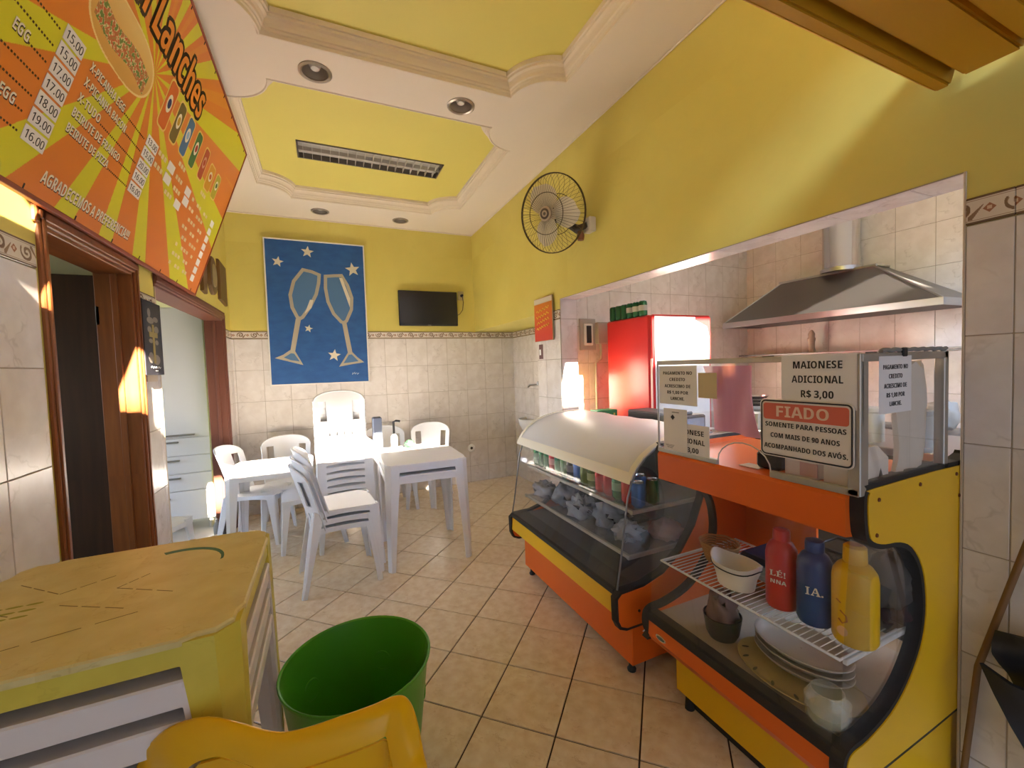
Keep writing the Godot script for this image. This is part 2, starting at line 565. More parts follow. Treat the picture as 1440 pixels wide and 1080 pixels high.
func floors():
	var f = struct("floor", done(box2(st(), Vector3(-3.3, -0.15, -5.9), Vector3(KX, -0.006, 0.1), 0.0)), M.floor_grout, "floor of beige diagonal tiles with dark joints")
	var room = PackedVector2Array([Vector2(XL - 0.14, 0.1), Vector2(XR, 0.1), Vector2(XR, -3.4), Vector2(XN, -3.4), Vector2(XN, ZB), Vector2(XL - 0.14, ZB)])
	var an = 0.7683
	var t = 0.3213
	var u = Vector2(cos(an), sin(an))
	var v = Vector2(sin(an), -cos(an))
	var h = t * 0.5 - 0.0034
	var full = done(slab(st(), PackedVector2Array([Vector2(-h, -h), Vector2(h, -h), Vector2(h, h), Vector2(-h, h)]), Vector3.ZERO, Vector3.RIGHT, Vector3.BACK, Vector3.UP, 0.006, 0.0012))
	var basis = Basis(Vector3(u.x, 0, u.y), Vector3.UP, Vector3(-v.x, 0, -v.y))
	for i in range(-14, 16):
		for j in range(-14, 16):
			var c = Vector2(0.7618, -1.8646) + u * (t * (i + 0.5)) + v * (t * (j + 0.5))
			if c.x < -1.4 or c.x > 2.7 or c.y < -5.5 or c.y > 0.4: continue
			var q = PackedVector2Array([c - u * h - v * h, c + u * h - v * h, c + u * h + v * h, c - u * h + v * h])
			var whole = true
			for p in q: whole = whole and Geometry2D.is_point_in_polygon(p, room)
			var m = M.floor_tile[rng.randi() % 5]
			if whole:
				part("tile", full, m, f, Vector3(c.x, -0.006, c.y), basis)
			else:
				for g in Geometry2D.intersect_polygons(q, room):
					if g.size() < 3: continue
					for k in g.size(): g[k] -= c
					part("tile", done(slab(st(), g, Vector3.ZERO, Vector3.RIGHT, Vector3.BACK, Vector3.UP, 0.006, 0.0)), m, f, Vector3(c.x, -0.006, c.y))
	struct("floor_kitchen", done(box2(st(), Vector3(XR, -0.006, KZ), Vector3(KX, 0.0, 0.1), 0.0)), mat("a98a68", 0.5), "kitchen floor")
	struct("floor_side_rooms", done(box2(st(), Vector3(-3.25, -0.006, -5.85), Vector3(XL - 0.14, 0.0, 0.1), 0.0)), mat("a39a90", 0.4), "grey floor of the rooms behind the doorways")
	struct("ground_street", done(box2(st(), Vector3(-32, -0.3, 0.1), Vector3(34, -0.02, 16), 0.0)), mat("5c5650", 0.9), "paved street outside")

# outline of a ceiling tray: a rectangle whose corners are bitten off by quarter circles
func tray_outline(x0, x1, z0, z1, r):
	var p = PackedVector2Array()
	for q in [[x1, z1, PI * 1.5, PI], [x0, z1, 0.0, -PI / 2], [x0, z0, PI / 2, 0.0], [x1, z0, PI, PI / 2]]:
		for i in 13:
			var a = lerpf(q[2], q[3], i / 12.0)
			p.append(Vector2(q[0] + cos(a) * r, q[1] + sin(a) * r))
	return p
func ceilings():
	var trays = [tray_outline(-0.47, 1.41, -4.56, -2.775, 0.25), tray_outline(-0.47, 1.41, -2.44, -0.66, 0.25)]
	var s = st()
	var cuts = trays.duplicate()
	for p in [Vector2(0.036, -2.623), Vector2(0.884, -2.625), Vector2(0.043, -4.833), Vector2(0.866, -4.847)]: cuts.append(circle(0.072, 32, p))
	for side in [[XL, 0.04], [0.04, 0.47], [0.47, 0.875], [0.875, XR]]:
		var polys = [PackedVector2Array([Vector2(side[0], ZB), Vector2(side[1], ZB), Vector2(side[1], 0.08), Vector2(side[0], 0.08)])]
		for t in cuts:
			var next = []
			for p in polys: next += Array(Geometry2D.clip_polygons(p, t))
			polys = next
		for p in polys: slab(s, p, Vector3(0, YC, 0), Vector3.RIGHT, Vector3.BACK, Vector3.UP, 0.03)
	var c = struct("ceiling", done(s), M.plaster, "white plaster ceiling frame around two recessed yellow trays")
	for t in trays:
		var prof = [[0.0, YC], [0.004, YC - 0.006], [0.012, YC - 0.004], [0.014, YC + 0.012], [0.02, YC + 0.016], [0.022, YC + 0.026], [0.03, YC + 0.03], [0.034, YC + 0.045], [0.043, YC + 0.058], [0.056, YC + 0.066], [0.057, YC + 0.078], [0.066, YC + 0.08], [0.068, YC + 0.105]]
		var m = st()
		var rings = []
		for q in prof: rings.append(inset(t, q[0]))
		for k in prof.size() - 1:
			for i in t.size():
				var j = (i + 1) % t.size()
				quad(m, v3(rings[k][i], prof[k][1]), v3(rings[k][j], prof[k][1]), v3(rings[k + 1][j], prof[k + 1][1]), v3(rings[k + 1][i], prof[k + 1][1]), Vector3(0.47 - rings[k][i].x, -0.4, (-3.67 if t[0].y < -2.7 else -1.55) - rings[k][i].y))
		part("moulding", done(m), M.plaster, c)
		var ps = st()
		var hole = PackedVector2Array([Vector2(-0.111, -3.908), Vector2(1.045, -3.908), Vector2(1.045, -3.632), Vector2(-0.111, -3.632)])
		for side in [[-1.0, 0.47], [0.47, 2.0]]:
			for p in Geometry2D.intersect_polygons(rings[rings.size() - 1], PackedVector2Array([Vector2(side[0], -6), Vector2(side[1], -6), Vector2(side[1], 1), Vector2(side[0], 1)])):
				for q in Geometry2D.clip_polygons(p, hole): slab(ps, q, Vector3(0, YC + 0.105, 0), Vector3.RIGHT, Vector3.BACK, Vector3.UP, 0.02)
		part("tray_panel", done(ps), M.panel, c)
	# plaster fillet along the wall
	part("cornice", done(box2(st(), Vector3(XR - 0.012, YC - 0.012, ZB), Vector3(XR, YC, 0.08), 0.004)), M.plaster, c)
	part("cornice", done(box2(st(), Vector3(XL, YC - 0.012, ZB), Vector3(XR, YC, ZB + 0.012), 0.004)), M.plaster, c)
func v3(p, y): return Vector3(p.x, y, p.y)

func doors():
	# door 1: wooden frame and dark leaf standing open
	var d = struct("door_1", frame_mesh(-1.97, -2.72, true), M.wood, "brown wooden door frame with its dark leaf standing open")
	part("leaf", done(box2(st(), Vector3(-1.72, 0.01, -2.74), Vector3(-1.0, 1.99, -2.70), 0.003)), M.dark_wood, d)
	var k = part("door_handle", tubem([Vector3(-1.64, 1.02, -2.70), Vector3(-1.64, 1.02, -2.65), Vector3(-1.53, 1.02, -2.65)], 0.008), M.dull_steel, d)
	k.set_meta("label", "metal lever handle")
	for y in [0.25, 1.75]: part("hinge", done(box2(st(), Vector3(-1.0, y, -2.70), Vector3(-0.985, y + 0.09, -2.69), 0.001)), M.dull_steel, d)
	d = struct("door_2", frame_mesh(-3.0, -4.76, false), M.jamb, "reddish brown frame of the wide doorway by the back wall")
	part("edge_trim", done(box2(st(), Vector3(XL - 0.142, 0, -3.012), Vector3(XL + 0.006, 2.0, -3.0), 0.002)), mat("cbbba2", 0.5), d)
func frame_mesh(z0, z1, near):
	var s = st()
	var x0 = XL - 0.142
	for z in [z0, z1]:
		var q = -1.0 if z == z0 else 1.0
		if z == z0 and not near: continue
		box2(s, Vector3(x0, 0, z), Vector3(XL + 0.004, 2.03, z + q * 0.03), 0.003)
		box2(s, Vector3(XL - 0.002, 0, z + q * 0.012), Vector3(XL + 0.014, 2.085, z - q * 0.034), 0.004)
		box2(s, Vector3(XL + 0.012, 0, z - q * 0.004), Vector3(XL + 0.02, 2.06, z - q * 0.022), 0.003)
		box2(s, Vector3(XL - 0.075, 0, z + q * 0.03), Vector3(XL - 0.05, 2.0, z + q * 0.042), 0.002)
	box2(s, Vector3(x0, 2.0, z1), Vector3(XL + 0.004, 2.03, z0), 0.003)
	box2(s, Vector3(XL - 0.002, 2.015, z1 - 0.048), Vector3(XL + 0.014, 2.085, z0 + (0.048 if near else 0.0)), 0.004)
	box2(s, Vector3(XL + 0.012, 2.03, z1 - 0.03), Vector3(XL + 0.02, 2.06, z0 + (0.03 if near else 0.0)), 0.003)
	return done(s)

# open overhead door above the camera, and the house across the street that shades the room
func outside():
	var s = st()
	var t = thing("overhead_door", "yellow ribbed metal door folded up overhead at the entrance", "door")
	var prof = [[-0.67, 2.30], [-0.655, 2.285], [-0.63, 2.285], [-0.62, 2.325], [-0.60, 2.325], [-0.592, 2.295], [-0.488, 2.295], [-0.478, 2.33], [-0.462, 2.33], [-0.455, 2.275], [-0.415, 2.275], [-0.40, 2.33], [-0.18, 2.33], [-0.16, 2.29], [-0.12, 2.29], [-0.10, 2.33], [0.25, 2.33], [0.27, 2.29], [0.31, 2.29], [0.33, 2.33], [0.8, 2.33], [0.82, 2.29], [0.86, 2.29], [0.88, 2.33], [1.6, 2.33], [1.62, 2.29], [1.65, 2.29]]
	for k in prof.size() - 1:
		var a = prof[k]
		var b = prof[k + 1]
		sheet(s, [[Vector3(-0.82, a[1], a[0]), Vector3(1.757, a[1], a[0])], [Vector3(-0.82, b[1], b[0]), Vector3(1.757, b[1], b[0])]], 0.006)
	s.set_smooth_group(-1)
	part("sheet", done(s), mat("c08a12", 0.45), t)
	s = st()
	box2(s, Vector3(-0.82, 2.31, -0.68), Vector3(1.75, 2.43, -0.62), 0.006)
	part("frame_rail", done(s), mat("c08a12", 0.45), t)
	for x in [-0.79, 0.45, 1.72]:
		part("stiffener", done(box2(st(), Vector3(x - 0.02, 2.345, -0.66), Vector3(x + 0.02, 2.375, 1.65), 0.003)), mat("c08a12", 0.45), t)
	var h = thing("house", "two storey house across the street, behind the viewer", "house")
	part("wall", done(box2(st(), Vector3(-30, -0.02, 8.0), Vector3(32, 6.9, 9.0), 0.0)), mat("6b5d50", 0.9), h)
	part("roof_edge", done(box2(st(), Vector3(-30.2, 6.9, 7.9), Vector3(32.2, 7.17, 9.2), 0.01)), mat("9a6a4c", 0.85), h)
	for k in 6:
		var w = part("window", done(box2(st(), Vector3(-12 + k * 5, 4.2, 7.96), Vector3(-10.6 + k * 5, 5.6, 8.01), 0.01)), mat("4d565e", 0.2), h)
		part("window_frame", done(box2(st(), Vector3(-12.08 + k * 5, 4.12, 7.94), Vector3(-10.52 + k * 5, 4.2, 8.01), 0.01)), M.white, w)

# ---------- plastic furniture ----------
func loftp(s, rings):
	s.set_smooth_group(-1)
	var n = rings[0].size()
	var mid = []
	for r in rings:
		var c = Vector3.ZERO
		for p in r: c += p
		mid.append(c / n)
	var flat = PackedVector2Array()
	for p in rings[0]: flat.append(Vector2(p.x, p.z))
	var sgn = 1.0 if Geometry2D.is_polygon_clockwise(flat) else -1.0
	for i in rings.size() - 1:
		for k in n:
			var l = (k + 1) % n
			var e = rings[i][l] - rings[i][k]
			quad(s, rings[i][k], rings[i][l], rings[i + 1][l], rings[i + 1][k], Vector3(-e.z, 0, e.x) * sgn)
	var idx = Geometry2D.triangulate_polygon(flat)
	for q in [[0, mid[0] - mid[1]], [rings.size() - 1, mid[-1] - mid[-2]]]:
		for i in range(0, idx.size(), 3): tri(s, rings[q[0]][idx[i]], rings[q[0]][idx[i + 1]], rings[q[0]][idx[i + 2]], q[1])
	return s
func back_point(u, v):
	return Vector3(u * lerpf(0.195, 0.226, v), 0.43 + 0.42 * v, -0.185 - 0.115 * v + 0.08 * u * u)
func back_patch(s, u0, u1, v0, v1, nu = 5, nv = 6):
	var P = []
	for i in nv + 1:
		var row = []
		for j in nu + 1: row.append(back_point(lerpf(u0, u1, float(j) / nu), lerpf(v0, v1, float(i) / nv)))
		P.append(row)
	sheet(s, P, 0.008, -1.0)
func chair_meshes():
	if cache.has("chair"): return cache.chair
	var c = {}
	var s = st()
	back_patch(s, -1.0, -0.80, 0.36, 0.80, 2, 7)
	back_patch(s, 0.80, 1.0, 0.36, 0.80, 2, 7)
	back_patch(s, -0.52, 0.52, 0.36, 0.80, 8, 5)
	back_patch(s, -1.0, 1.0, 0.24, 0.365, 10, 1)
	for q in [[-1.0, -0.52], [-0.44, -0.2], [-0.12, 0.12], [0.2, 0.44], [0.52, 1.0]]: back_patch(s, q[0], q[1], 0.05, 0.24, 3, 2)
	back_patch(s, -1.0, 1.0, -0.03, 0.05, 10, 1)
	var P = []
	for i in 5:
		var row = []
		for j in 21:
			var u = -1.0 + j / 10.0
			var top = 0.795 + 0.205 * pow(maxf(0.0, 1.0 - pow(absf(u), 2.7)), 0.6)
			row.append(back_point(u, lerpf(0.785, maxf(top, 0.79), i / 4.0)))
		P.append(row)
	sheet(s, P, 0.009, -1.0)
	# rolled rim along the top
	var rim = []
	for j in 25:
		var u = -1.0 + j / 12.0
		rim.append(back_point(u, 0.79 + 0.205 * pow(maxf(0.0, 1.0 - pow(absf(u), 2.7)), 0.6)) + Vector3(0, 0, -0.004))
	tube(s, rim, 0.0075, 6)
	c.backrest = done(s)
	s = st()
	P = []
	for i in 11:
		var row = []
		for j in 13:
			var u = -1.0 + j / 6.0
			var w = i / 10.0
			var z = lerpf(-0.2, 0.215, w)
			var half = lerpf(0.185, 0.215, w)
			var y = 0.435 - 0.016 * (1 - u * u) * sin(w * PI) - 0.02 * pow(maxf(0, w - 0.8) / 0.2, 2)
			row.append(Vector3(u * half, y, z))
		P.append(row)
	sheet(s, P, 0.007, 1.0)
	c.seat = done(s)
	s = st()
	for q in [[Vector3(-0.185, 0, -0.2), Vector3(-0.215, 0, 0.215)], [Vector3(0.185, 0, -0.2), Vector3(0.215, 0, 0.215)], [Vector3(-0.215, -0.02, 0.215), Vector3(0.215, -0.02, 0.215)]]:
		var a = q[0] + Vector3.UP * 0.434
		var b = q[1] + Vector3.UP * 0.434
		var G = []
		for i in 3:
			var row = []
			for j in 7:
				var p = a.lerp(b, j / 6.0)
				row.append(p - Vector3.UP * (i * 0.024 * (1.0 - 0.35 * sin(j / 6.0 * PI))))
			G.append(row)
		sheet(s, G, 0.006)
	c.apron = done(s)
	c.legs = []
	for q in [[-1, 1], [1, 1], [-1, -1], [1, -1]]:
		var rings = []
		for k in 4:
			var t = k / 3.0
			var w = lerpf(0.07, 0.034, pow(t, 0.8))
			var th = lerpf(0.012, 0.011, t)
			var cx = q[0] * lerpf(0.216 if q[1] > 0 else 0.192, 0.232, t)
			var cz = lerpf(0.216, 0.245, t) if q[1] > 0 else lerpf(-0.205, -0.275, t)
			var y = lerpf(0.43, 0.0, t)
			var ring = PackedVector3Array()
			for p in [Vector2(-w, 0), Vector2(-0.01, 0), Vector2(0, -0.01), Vector2(0, -w), Vector2(-th, -w), Vector2(-th, -th), Vector2(-w, -th)]:
				ring.append(Vector3(cx + p.x * q[0], y, cz + p.y * q[1]))
			rings.append(ring)
		c.legs.append(done(loftp(st(), rings)))
	cache.chair = c
	return c
func chair(called, label, group, m, at, turn):
	var t = thing(called, label, "chair", at, turn, group)
	var c = chair_meshes()
	part("seat", c.seat, m, t)
	part("apron", c.apron, m, t)
	part("backrest", c.backrest, m, t)
	for l in c.legs: part("leg", l, m, t)
	return t

const HALF = 0.31
func corner_points(r):
	# one corner of the table outline, notched and cut at 45 degrees (corner at +,+)
	return [Vector2(r, r - 0.10), Vector2(r - 0.012, r - 0.075), Vector2(r - 0.012, r - 0.04), Vector2(r - 0.04, r - 0.012), Vector2(r - 0.075, r - 0.012), Vector2(r - 0.10, r)]
func table_meshes():
	if cache.has("table"): return cache.table
	var c = {}
	var o = PackedVector2Array()
	for k in 4:
		for p in corner_points(HALF): o.append(p.rotated(k * PI / 2))
	c.top = done(slab(st(), o, Vector3(0, 0.684, 0), Vector3.RIGHT, Vector3.BACK, Vector3.UP, 0.016, 0.004))
	var a = PackedVector2Array([Vector2(-HALF + 0.09, 0.0), Vector2(HALF - 0.09, 0.0), Vector2(HALF - 0.09, -0.058), Vector2(HALF - 0.095, -0.05), Vector2(HALF - 0.105, -0.044), Vector2(-HALF + 0.105, -0.044), Vector2(-HALF + 0.095, -0.05), Vector2(-HALF + 0.09, -0.058)])
	c.apron = done(slab(st(), a, Vector3(0, 0.685, HALF - 0.012), Vector3.RIGHT, Vector3.UP, Vector3.BACK, 0.008, 0.002))
	var rings = []
	for k in 5:
		var t = k / 4.0
		var w = lerpf(0.105, 0.05, pow(t, 0.75))
		var f = lerpf(HALF - 0.002, HALF + 0.006, t)
		var th = 0.012
		var ch = lerpf(0.04, 0.022, t)
		var ring = PackedVector3Array()
		for p in [Vector2(-w, 0), Vector2(-ch, 0), Vector2(0, -ch), Vector2(0, -w), Vector2(-th, -w), Vector2(-th, -ch - 0.004), Vector2(-ch - 0.004, -th), Vector2(-w, -th)]:
			ring.append(Vector3(f + p.x, lerpf(0.69, 0.0, t), f + p.y))
		rings.append(ring)
	c.leg = done(loftp(st(), rings))
	cache.table = c
	return c
func table(called, label, group, m, at, turn = 0.0):
	var t = thing(called, label, "table", at, turn, group)
	var c = table_meshes()
	part("tabletop", c.top, m, t)
	for k in 4:
		part("apron", c.apron, m, t, Vector3.ZERO, Basis(Vector3.UP, k * PI / 2))
		part("leg", c.leg, m, t, Vector3.ZERO, Basis(Vector3.UP, k * PI / 2))
	return t

func furniture():
	var W = M.white_plastic
	# tall stack of nine white chairs facing the entrance
	var ord = ["lowest", "second lowest", "third lowest", "fourth lowest", "middle", "fourth from the top", "third from the top", "second from the top", "topmost"]
	for k in 9:
		chair("plastic_chair", "white plastic chair, %s of the tall stack below the blue painting" % ord[k], "white chairs in the tall stack", W, Vector3(0.12, k * 0.0567, -3.93), 0.03)
	for k in 3:
		chair("plastic_chair", "white plastic chair, %s of the three stacked sideways in front of the tall stack" % ["lowest", "middle one", "topmost"][k], "white chairs in the low stack", W, Vector3(0.05 + k * 0.012, k * 0.0567, -3.25), 1.66)
	chair("plastic_chair", "white plastic chair in the wide doorway, at the left end of the white table", "white chairs around the tables", W, Vector3(-0.60, 0, -4.38), PI / 2 - 0.25)
	chair("plastic_chair", "white plastic chair behind the left white table, its back to the back wall", "white chairs around the tables", W, Vector3(-0.37, 0, -4.55), 0.06)
	chair("plastic_chair", "white plastic chair half hidden by the stacks, pushed under the left table", "white chairs around the tables", W, Vector3(-0.17, 0, -4.07), -PI / 2 + 0.1)
	chair("plastic_chair", "white plastic chair behind the rear table, nearest the tall chair stack", "white chairs around the tables", W, Vector3(0.60, 0, -4.62), 0.1)
	chair("plastic_chair", "white plastic chair behind the rear table, nearest the wall outlet", "white chairs around the tables", W, Vector3(1.02, 0, -4.60), -0.35)
	chair("plastic_chair", "white plastic chair inside the side room, in front of the white cabinet", "white chairs in the side room", W, Vector3(-1.24, 0, -3.72), 1.2)
	table("plastic_table", "white plastic table under the sunlit stacked chairs' left side, in front of the doorway", "white tables", W, Vector3(-0.44, 0, -4.13))
	table("plastic_table", "lower white plastic table of the pair nested together beside the chair stacks", "white tables", W, Vector3(0.685, 0, -3.40), -0.03)
	table("plastic_table", "upper white plastic table of the pair nested together, its legs lifted off the floor", "white tables", W, Vector3(0.685, 0.085, -3.40), -0.03)
	table("plastic_table", "white plastic table standing against the far side of the nested pair", "white tables", W, Vector3(0.70, 0, -4.05))
	# nested tables in the foreground
	M.yellow_plastic = textured(mat("ffffff", 0.42), marble(512, "d9c84a", "d0bd40", "bca838", 0.01, 0.02, 0.3, 31), 1.4)
	M.worn_yellow = textured(mat("ffffff", 0.45), marble(512, "dccd8e", "d2c07a", "bfa964", 0.012, 0.02, 0.6, 33), 1.4)
	for k in 4:
		var m = M.yellow_plastic if k == 3 else mat("e4dcd6", 0.42)
		var t = table("plastic_table", ["white plastic table at the bottom of the foreground stack", "white plastic table, second lowest of the foreground stack", "white plastic table right under the yellow one", "worn yellow plastic table with a faded print on top of the foreground stack"][k], "nested tables in the foreground", m, Vector3(-0.502, k * 0.085, -1.335))
		if k == 3:
			t.get_child(0).material_override = M.worn_yellow
			worn_print(t)
	var y = mat("e8b40c", 0.3)
	yellow_chair(y)
	bin()
func worn_print(t):
	var g = mat("2f6e50", 0.5)
	var s = st()
	var p = PackedVector2Array()
	for i in 13: p.append(Vector2(cos(-1.9 + i * 0.16) * 0.13, sin(-1.9 + i * 0.16) * 0.13))
	for i in 13: p.append(Vector2(cos(0.02 - i * 0.16) * 0.118 + 0.006, sin(0.02 - i * 0.16) * 0.118 + 0.008))
	part("print_mark", done(slab(s, p, Vector3(0.08, 0.7, -0.10), Vector3.RIGHT, Vector3.BACK, Vector3.UP, 0.0004)), g, t)
	var dark = mat("6e5a26", 0.6)
	for q in [[-0.24, -0.16, -0.12, -0.05], [-0.12, -0.05, -0.03, -0.11], [-0.09, 0.02, 0.06, 0.11], [0.0, -0.02, 0.14, 0.07], [-0.28, -0.05, -0.17, 0.03], [0.0, -0.02, 0.05, -0.08], [-0.15, 0.2, 0.1, 0.14]]:
		var a = Vector2(q[0], q[1])
		var b = Vector2(q[2], q[3])
		var cuts = [[0.0, 0.28], [0.34, 0.62], [0.70, 0.97]]
		for c in cuts:
			var d = (b - a).normalized().orthogonal() * 0.0011
			var u = a.lerp(b, c[0])
			var v = a.lerp(b, c[1])
			part("print_mark", done(slab(st(), PackedVector2Array([u - d, v - d, v + d, u + d]), Vector3(0, 0.7, 0), Vector3.RIGHT, Vector3.BACK, Vector3.UP, 0.0003)), dark, t)
	var faded = mat("9c9a35", 0.6)
	for k in 9:
		var c = Vector2(-0.22 + (k % 3) * 0.035, -0.02 + (k / 3) * 0.03)
		part("print_mark", done(slab(st(), circle(0.016, 8, c, 0.005), Vector3(0, 0.7, 0), Vector3.RIGHT, Vector3.BACK, Vector3.UP, 0.0003)), faded, t)
func bin():
	var g = mat("4a9c26", 0.35)
	var t = thing("waste_bin", "round green plastic bin without a lid beside the yellow table", "bin", Vector3(0.06, 0, -1.545))
	var h = 0.47
	part("body", lathem([Vector2(0.0, 0.012), Vector2(0.185, 0.012), Vector2(0.19, 0.03), Vector2(0.242, h - 0.02), Vector2(0.246, h - 0.012), Vector2(0.25, h - 0.012), Vector2(0.252, h - 0.002), Vector2(0.249, h), Vector2(0.243, h - 0.004), Vector2(0.238, h - 0.02), Vector2(0.187, 0.022), Vector2(0.0, 0.02)], 48), g, t)
	part("base_ring", lathem([Vector2(0.188, 0.0), Vector2(0.195, 0.0), Vector2(0.197, 0.02), Vector2(0.186, 0.02)], 48), g, t)
	for a in [-1.1, 0.1, 1.3, 2.6, 3.9]:
		var p = Vector3(cos(a) * 0.221, 0.30, sin(a) * 0.221)
		var b = Basis(Vector3(-sin(a), 0, cos(a)), Vector3.UP, Vector3(cos(a), 0, sin(a)))
		var ring = []
		for i in 20: ring.append(p + b * Vector3(cos(TAU * i / 20) * 0.035, sin(TAU * i / 20) * 0.035, sin(TAU * i / 20) * 0.0035))
		part("embossed_ring", tubem(ring, 0.004, 6, true), g, t)

# the near chair: wavy rolled top rim around a sunk panel
func yellow_chair(m):
	var t = thing("plastic_chair", "glossy yellow plastic chair with a wavy top rim in front of the green bin", "chair", Vector3(-0.07, 0, -0.68))
	var o = [Vector3(-0.275, 0.43, -0.30), Vector3(-0.312, 0.660, -0.369), Vector3(-0.304, 0.700, -0.379), Vector3(-0.272, 0.755, -0.351), Vector3(-0.227, 0.790, -0.325), Vector3(-0.175, 0.800, -0.302), Vector3(-0.123, 0.792, -0.273), Vector3(-0.079, 0.780, -0.248), Vector3(-0.041, 0.775, -0.228), Vector3(0.003, 0.776, -0.216), Vector3(0.068, 0.785, -0.203), Vector3(0.128, 0.795, -0.191), Vector3(0.170, 0.800, -0.188), Vector3(0.189, 0.797, -0.176), Vector3(0.199, 0.775, -0.153), Vector3(0.203, 0.735, -0.114), Vector3(0.206, 0.690, -0.084), Vector3(0.205, 0.43, -0.09)]
	var n = [Vector3(-0.215, 0.43, -0.28), Vector3(-0.241, 0.640, -0.325), Vector3(-0.235, 0.675, -0.331), Vector3(-0.211, 0.720, -0.299), Vector3(-0.185, 0.745, -0.283), Vector3(-0.148, 0.755, -0.267), Vector3(-0.112, 0.748, -0.248), Vector3(-0.075, 0.737, -0.226), Vector3(-0.041, 0.732, -0.207), Vector3(0.002, 0.733, -0.194), Vector3(0.062, 0.742, -0.179), Vector3(0.117, 0.752, -0.167), Vector3(0.144, 0.757, -0.164), Vector3(0.154, 0.755, -0.156), Vector3(0.157, 0.735, -0.137), Vector3(0.162, 0.700, -0.118), Vector3(0.166, 0.660, -0.106), Vector3(0.165, 0.43, -0.11)]
	var oo = []
	var nn = []
	var k = o.size()
	for i in k - 1:
		for q in 4:
			oo.append(o[i].cubic_interpolate(o[i + 1], o[maxi(i - 1, 0)], o[mini(i + 2, k - 1)], q / 4.0))
			nn.append(n[i].cubic_interpolate(n[i + 1], n[maxi(i - 1, 0)], n[mini(i + 2, k - 1)], q / 4.0))
	var G = []
	for r in 7:
		var row = []
		var b = sin(r / 6.0 * PI) * 0.010
		for i in oo.size(): row.append(oo[i].lerp(nn[i], r / 6.0) + Vector3(0.003, 0.009, 0.005) * b * 100.0 * 0.01 + Vector3(0, b, b * 0.5))
		G.append(row)
	var s = st()
	sheet(s, G, 0.010, -1.0)
	tube(s, oo, 0.008, 8)
	part("back_rim", done(s), m, t)
	# sunk panel between the sides of the rim, from under the top rim to the seat
	G = []
	for r in 8:
		var row = []
		for i in 13:
			var a = n[clampi(2 + i, 2, 15)]
			var f = Vector3(lerpf(-0.20, 0.16, i / 12.0), 0.43, lerpf(-0.275, -0.125, i / 12.0))
			row.append((a + Vector3(0, -0.016, -0.010)).lerp(f, r / 7.0))
		G.append(row)
	part("back_panel", done(sheet(st(), G, 0.006, -1.0)), m, t)
	var c = chair_meshes()
	var b = Basis(Vector3.UP, -0.34)
	part("seat", c.seat, m, t, Vector3(0.0, 0, 0.03), b)
	part("apron", c.apron, m, t, Vector3(0.0, 0, 0.03), b)
	for l in c.legs: part("leg", l, m, t, Vector3(0.0, 0, 0.03), b)

# ---------- display cases ----------
func pv(a):
	var p = PackedVector2Array()
	for q in a: p.append(Vector2(q[0], q[1]))
	return p
# swept profile in x, y along z
func run(poly, z0, z1, bev = 0.0, smooth = false):
	return done(slab(st(), poly, Vector3(0, 0, z0), Vector3.RIGHT, Vector3.UP, Vector3.BACK, z1 - z0, bev, smooth))
func bend(p, z0, z1, th, n = 2):
	var P = []
	for q in p:
		var row = []
		for k in n: row.append(Vector3(q[0], q[1], lerpf(z0, z1, float(k) / (n - 1))))
		P.append(row)
	return P
func side_panel(t, poly, z, face_m, outer, fine = 3):
	# dark core with a coloured sheet on its outer side; z is the outer face
	var s = part("side_panel", run(smooth_poly(poly, fine), z - (0.034 if outer > 0 else 0.0), z + (0.0 if outer > 0 else 0.034)), M.rubber, t)
	s.set_meta("label", "black rubber edge of the side panel")
	part("face_sheet", done(slab(st(), smooth_poly(inset(poly, 0.014), fine), Vector3(0, 0, z), Vector3.RIGHT, Vector3.UP, Vector3(0, 0, outer), 0.003)), face_m, s)
	part("face_sheet", done(slab(st(), smooth_poly(inset(poly, 0.014), fine), Vector3(0, 0, z - outer * 0.034), Vector3.RIGHT, Vector3.UP, Vector3(0, 0, -outer), 0.002)), M.orange, s)
	return s
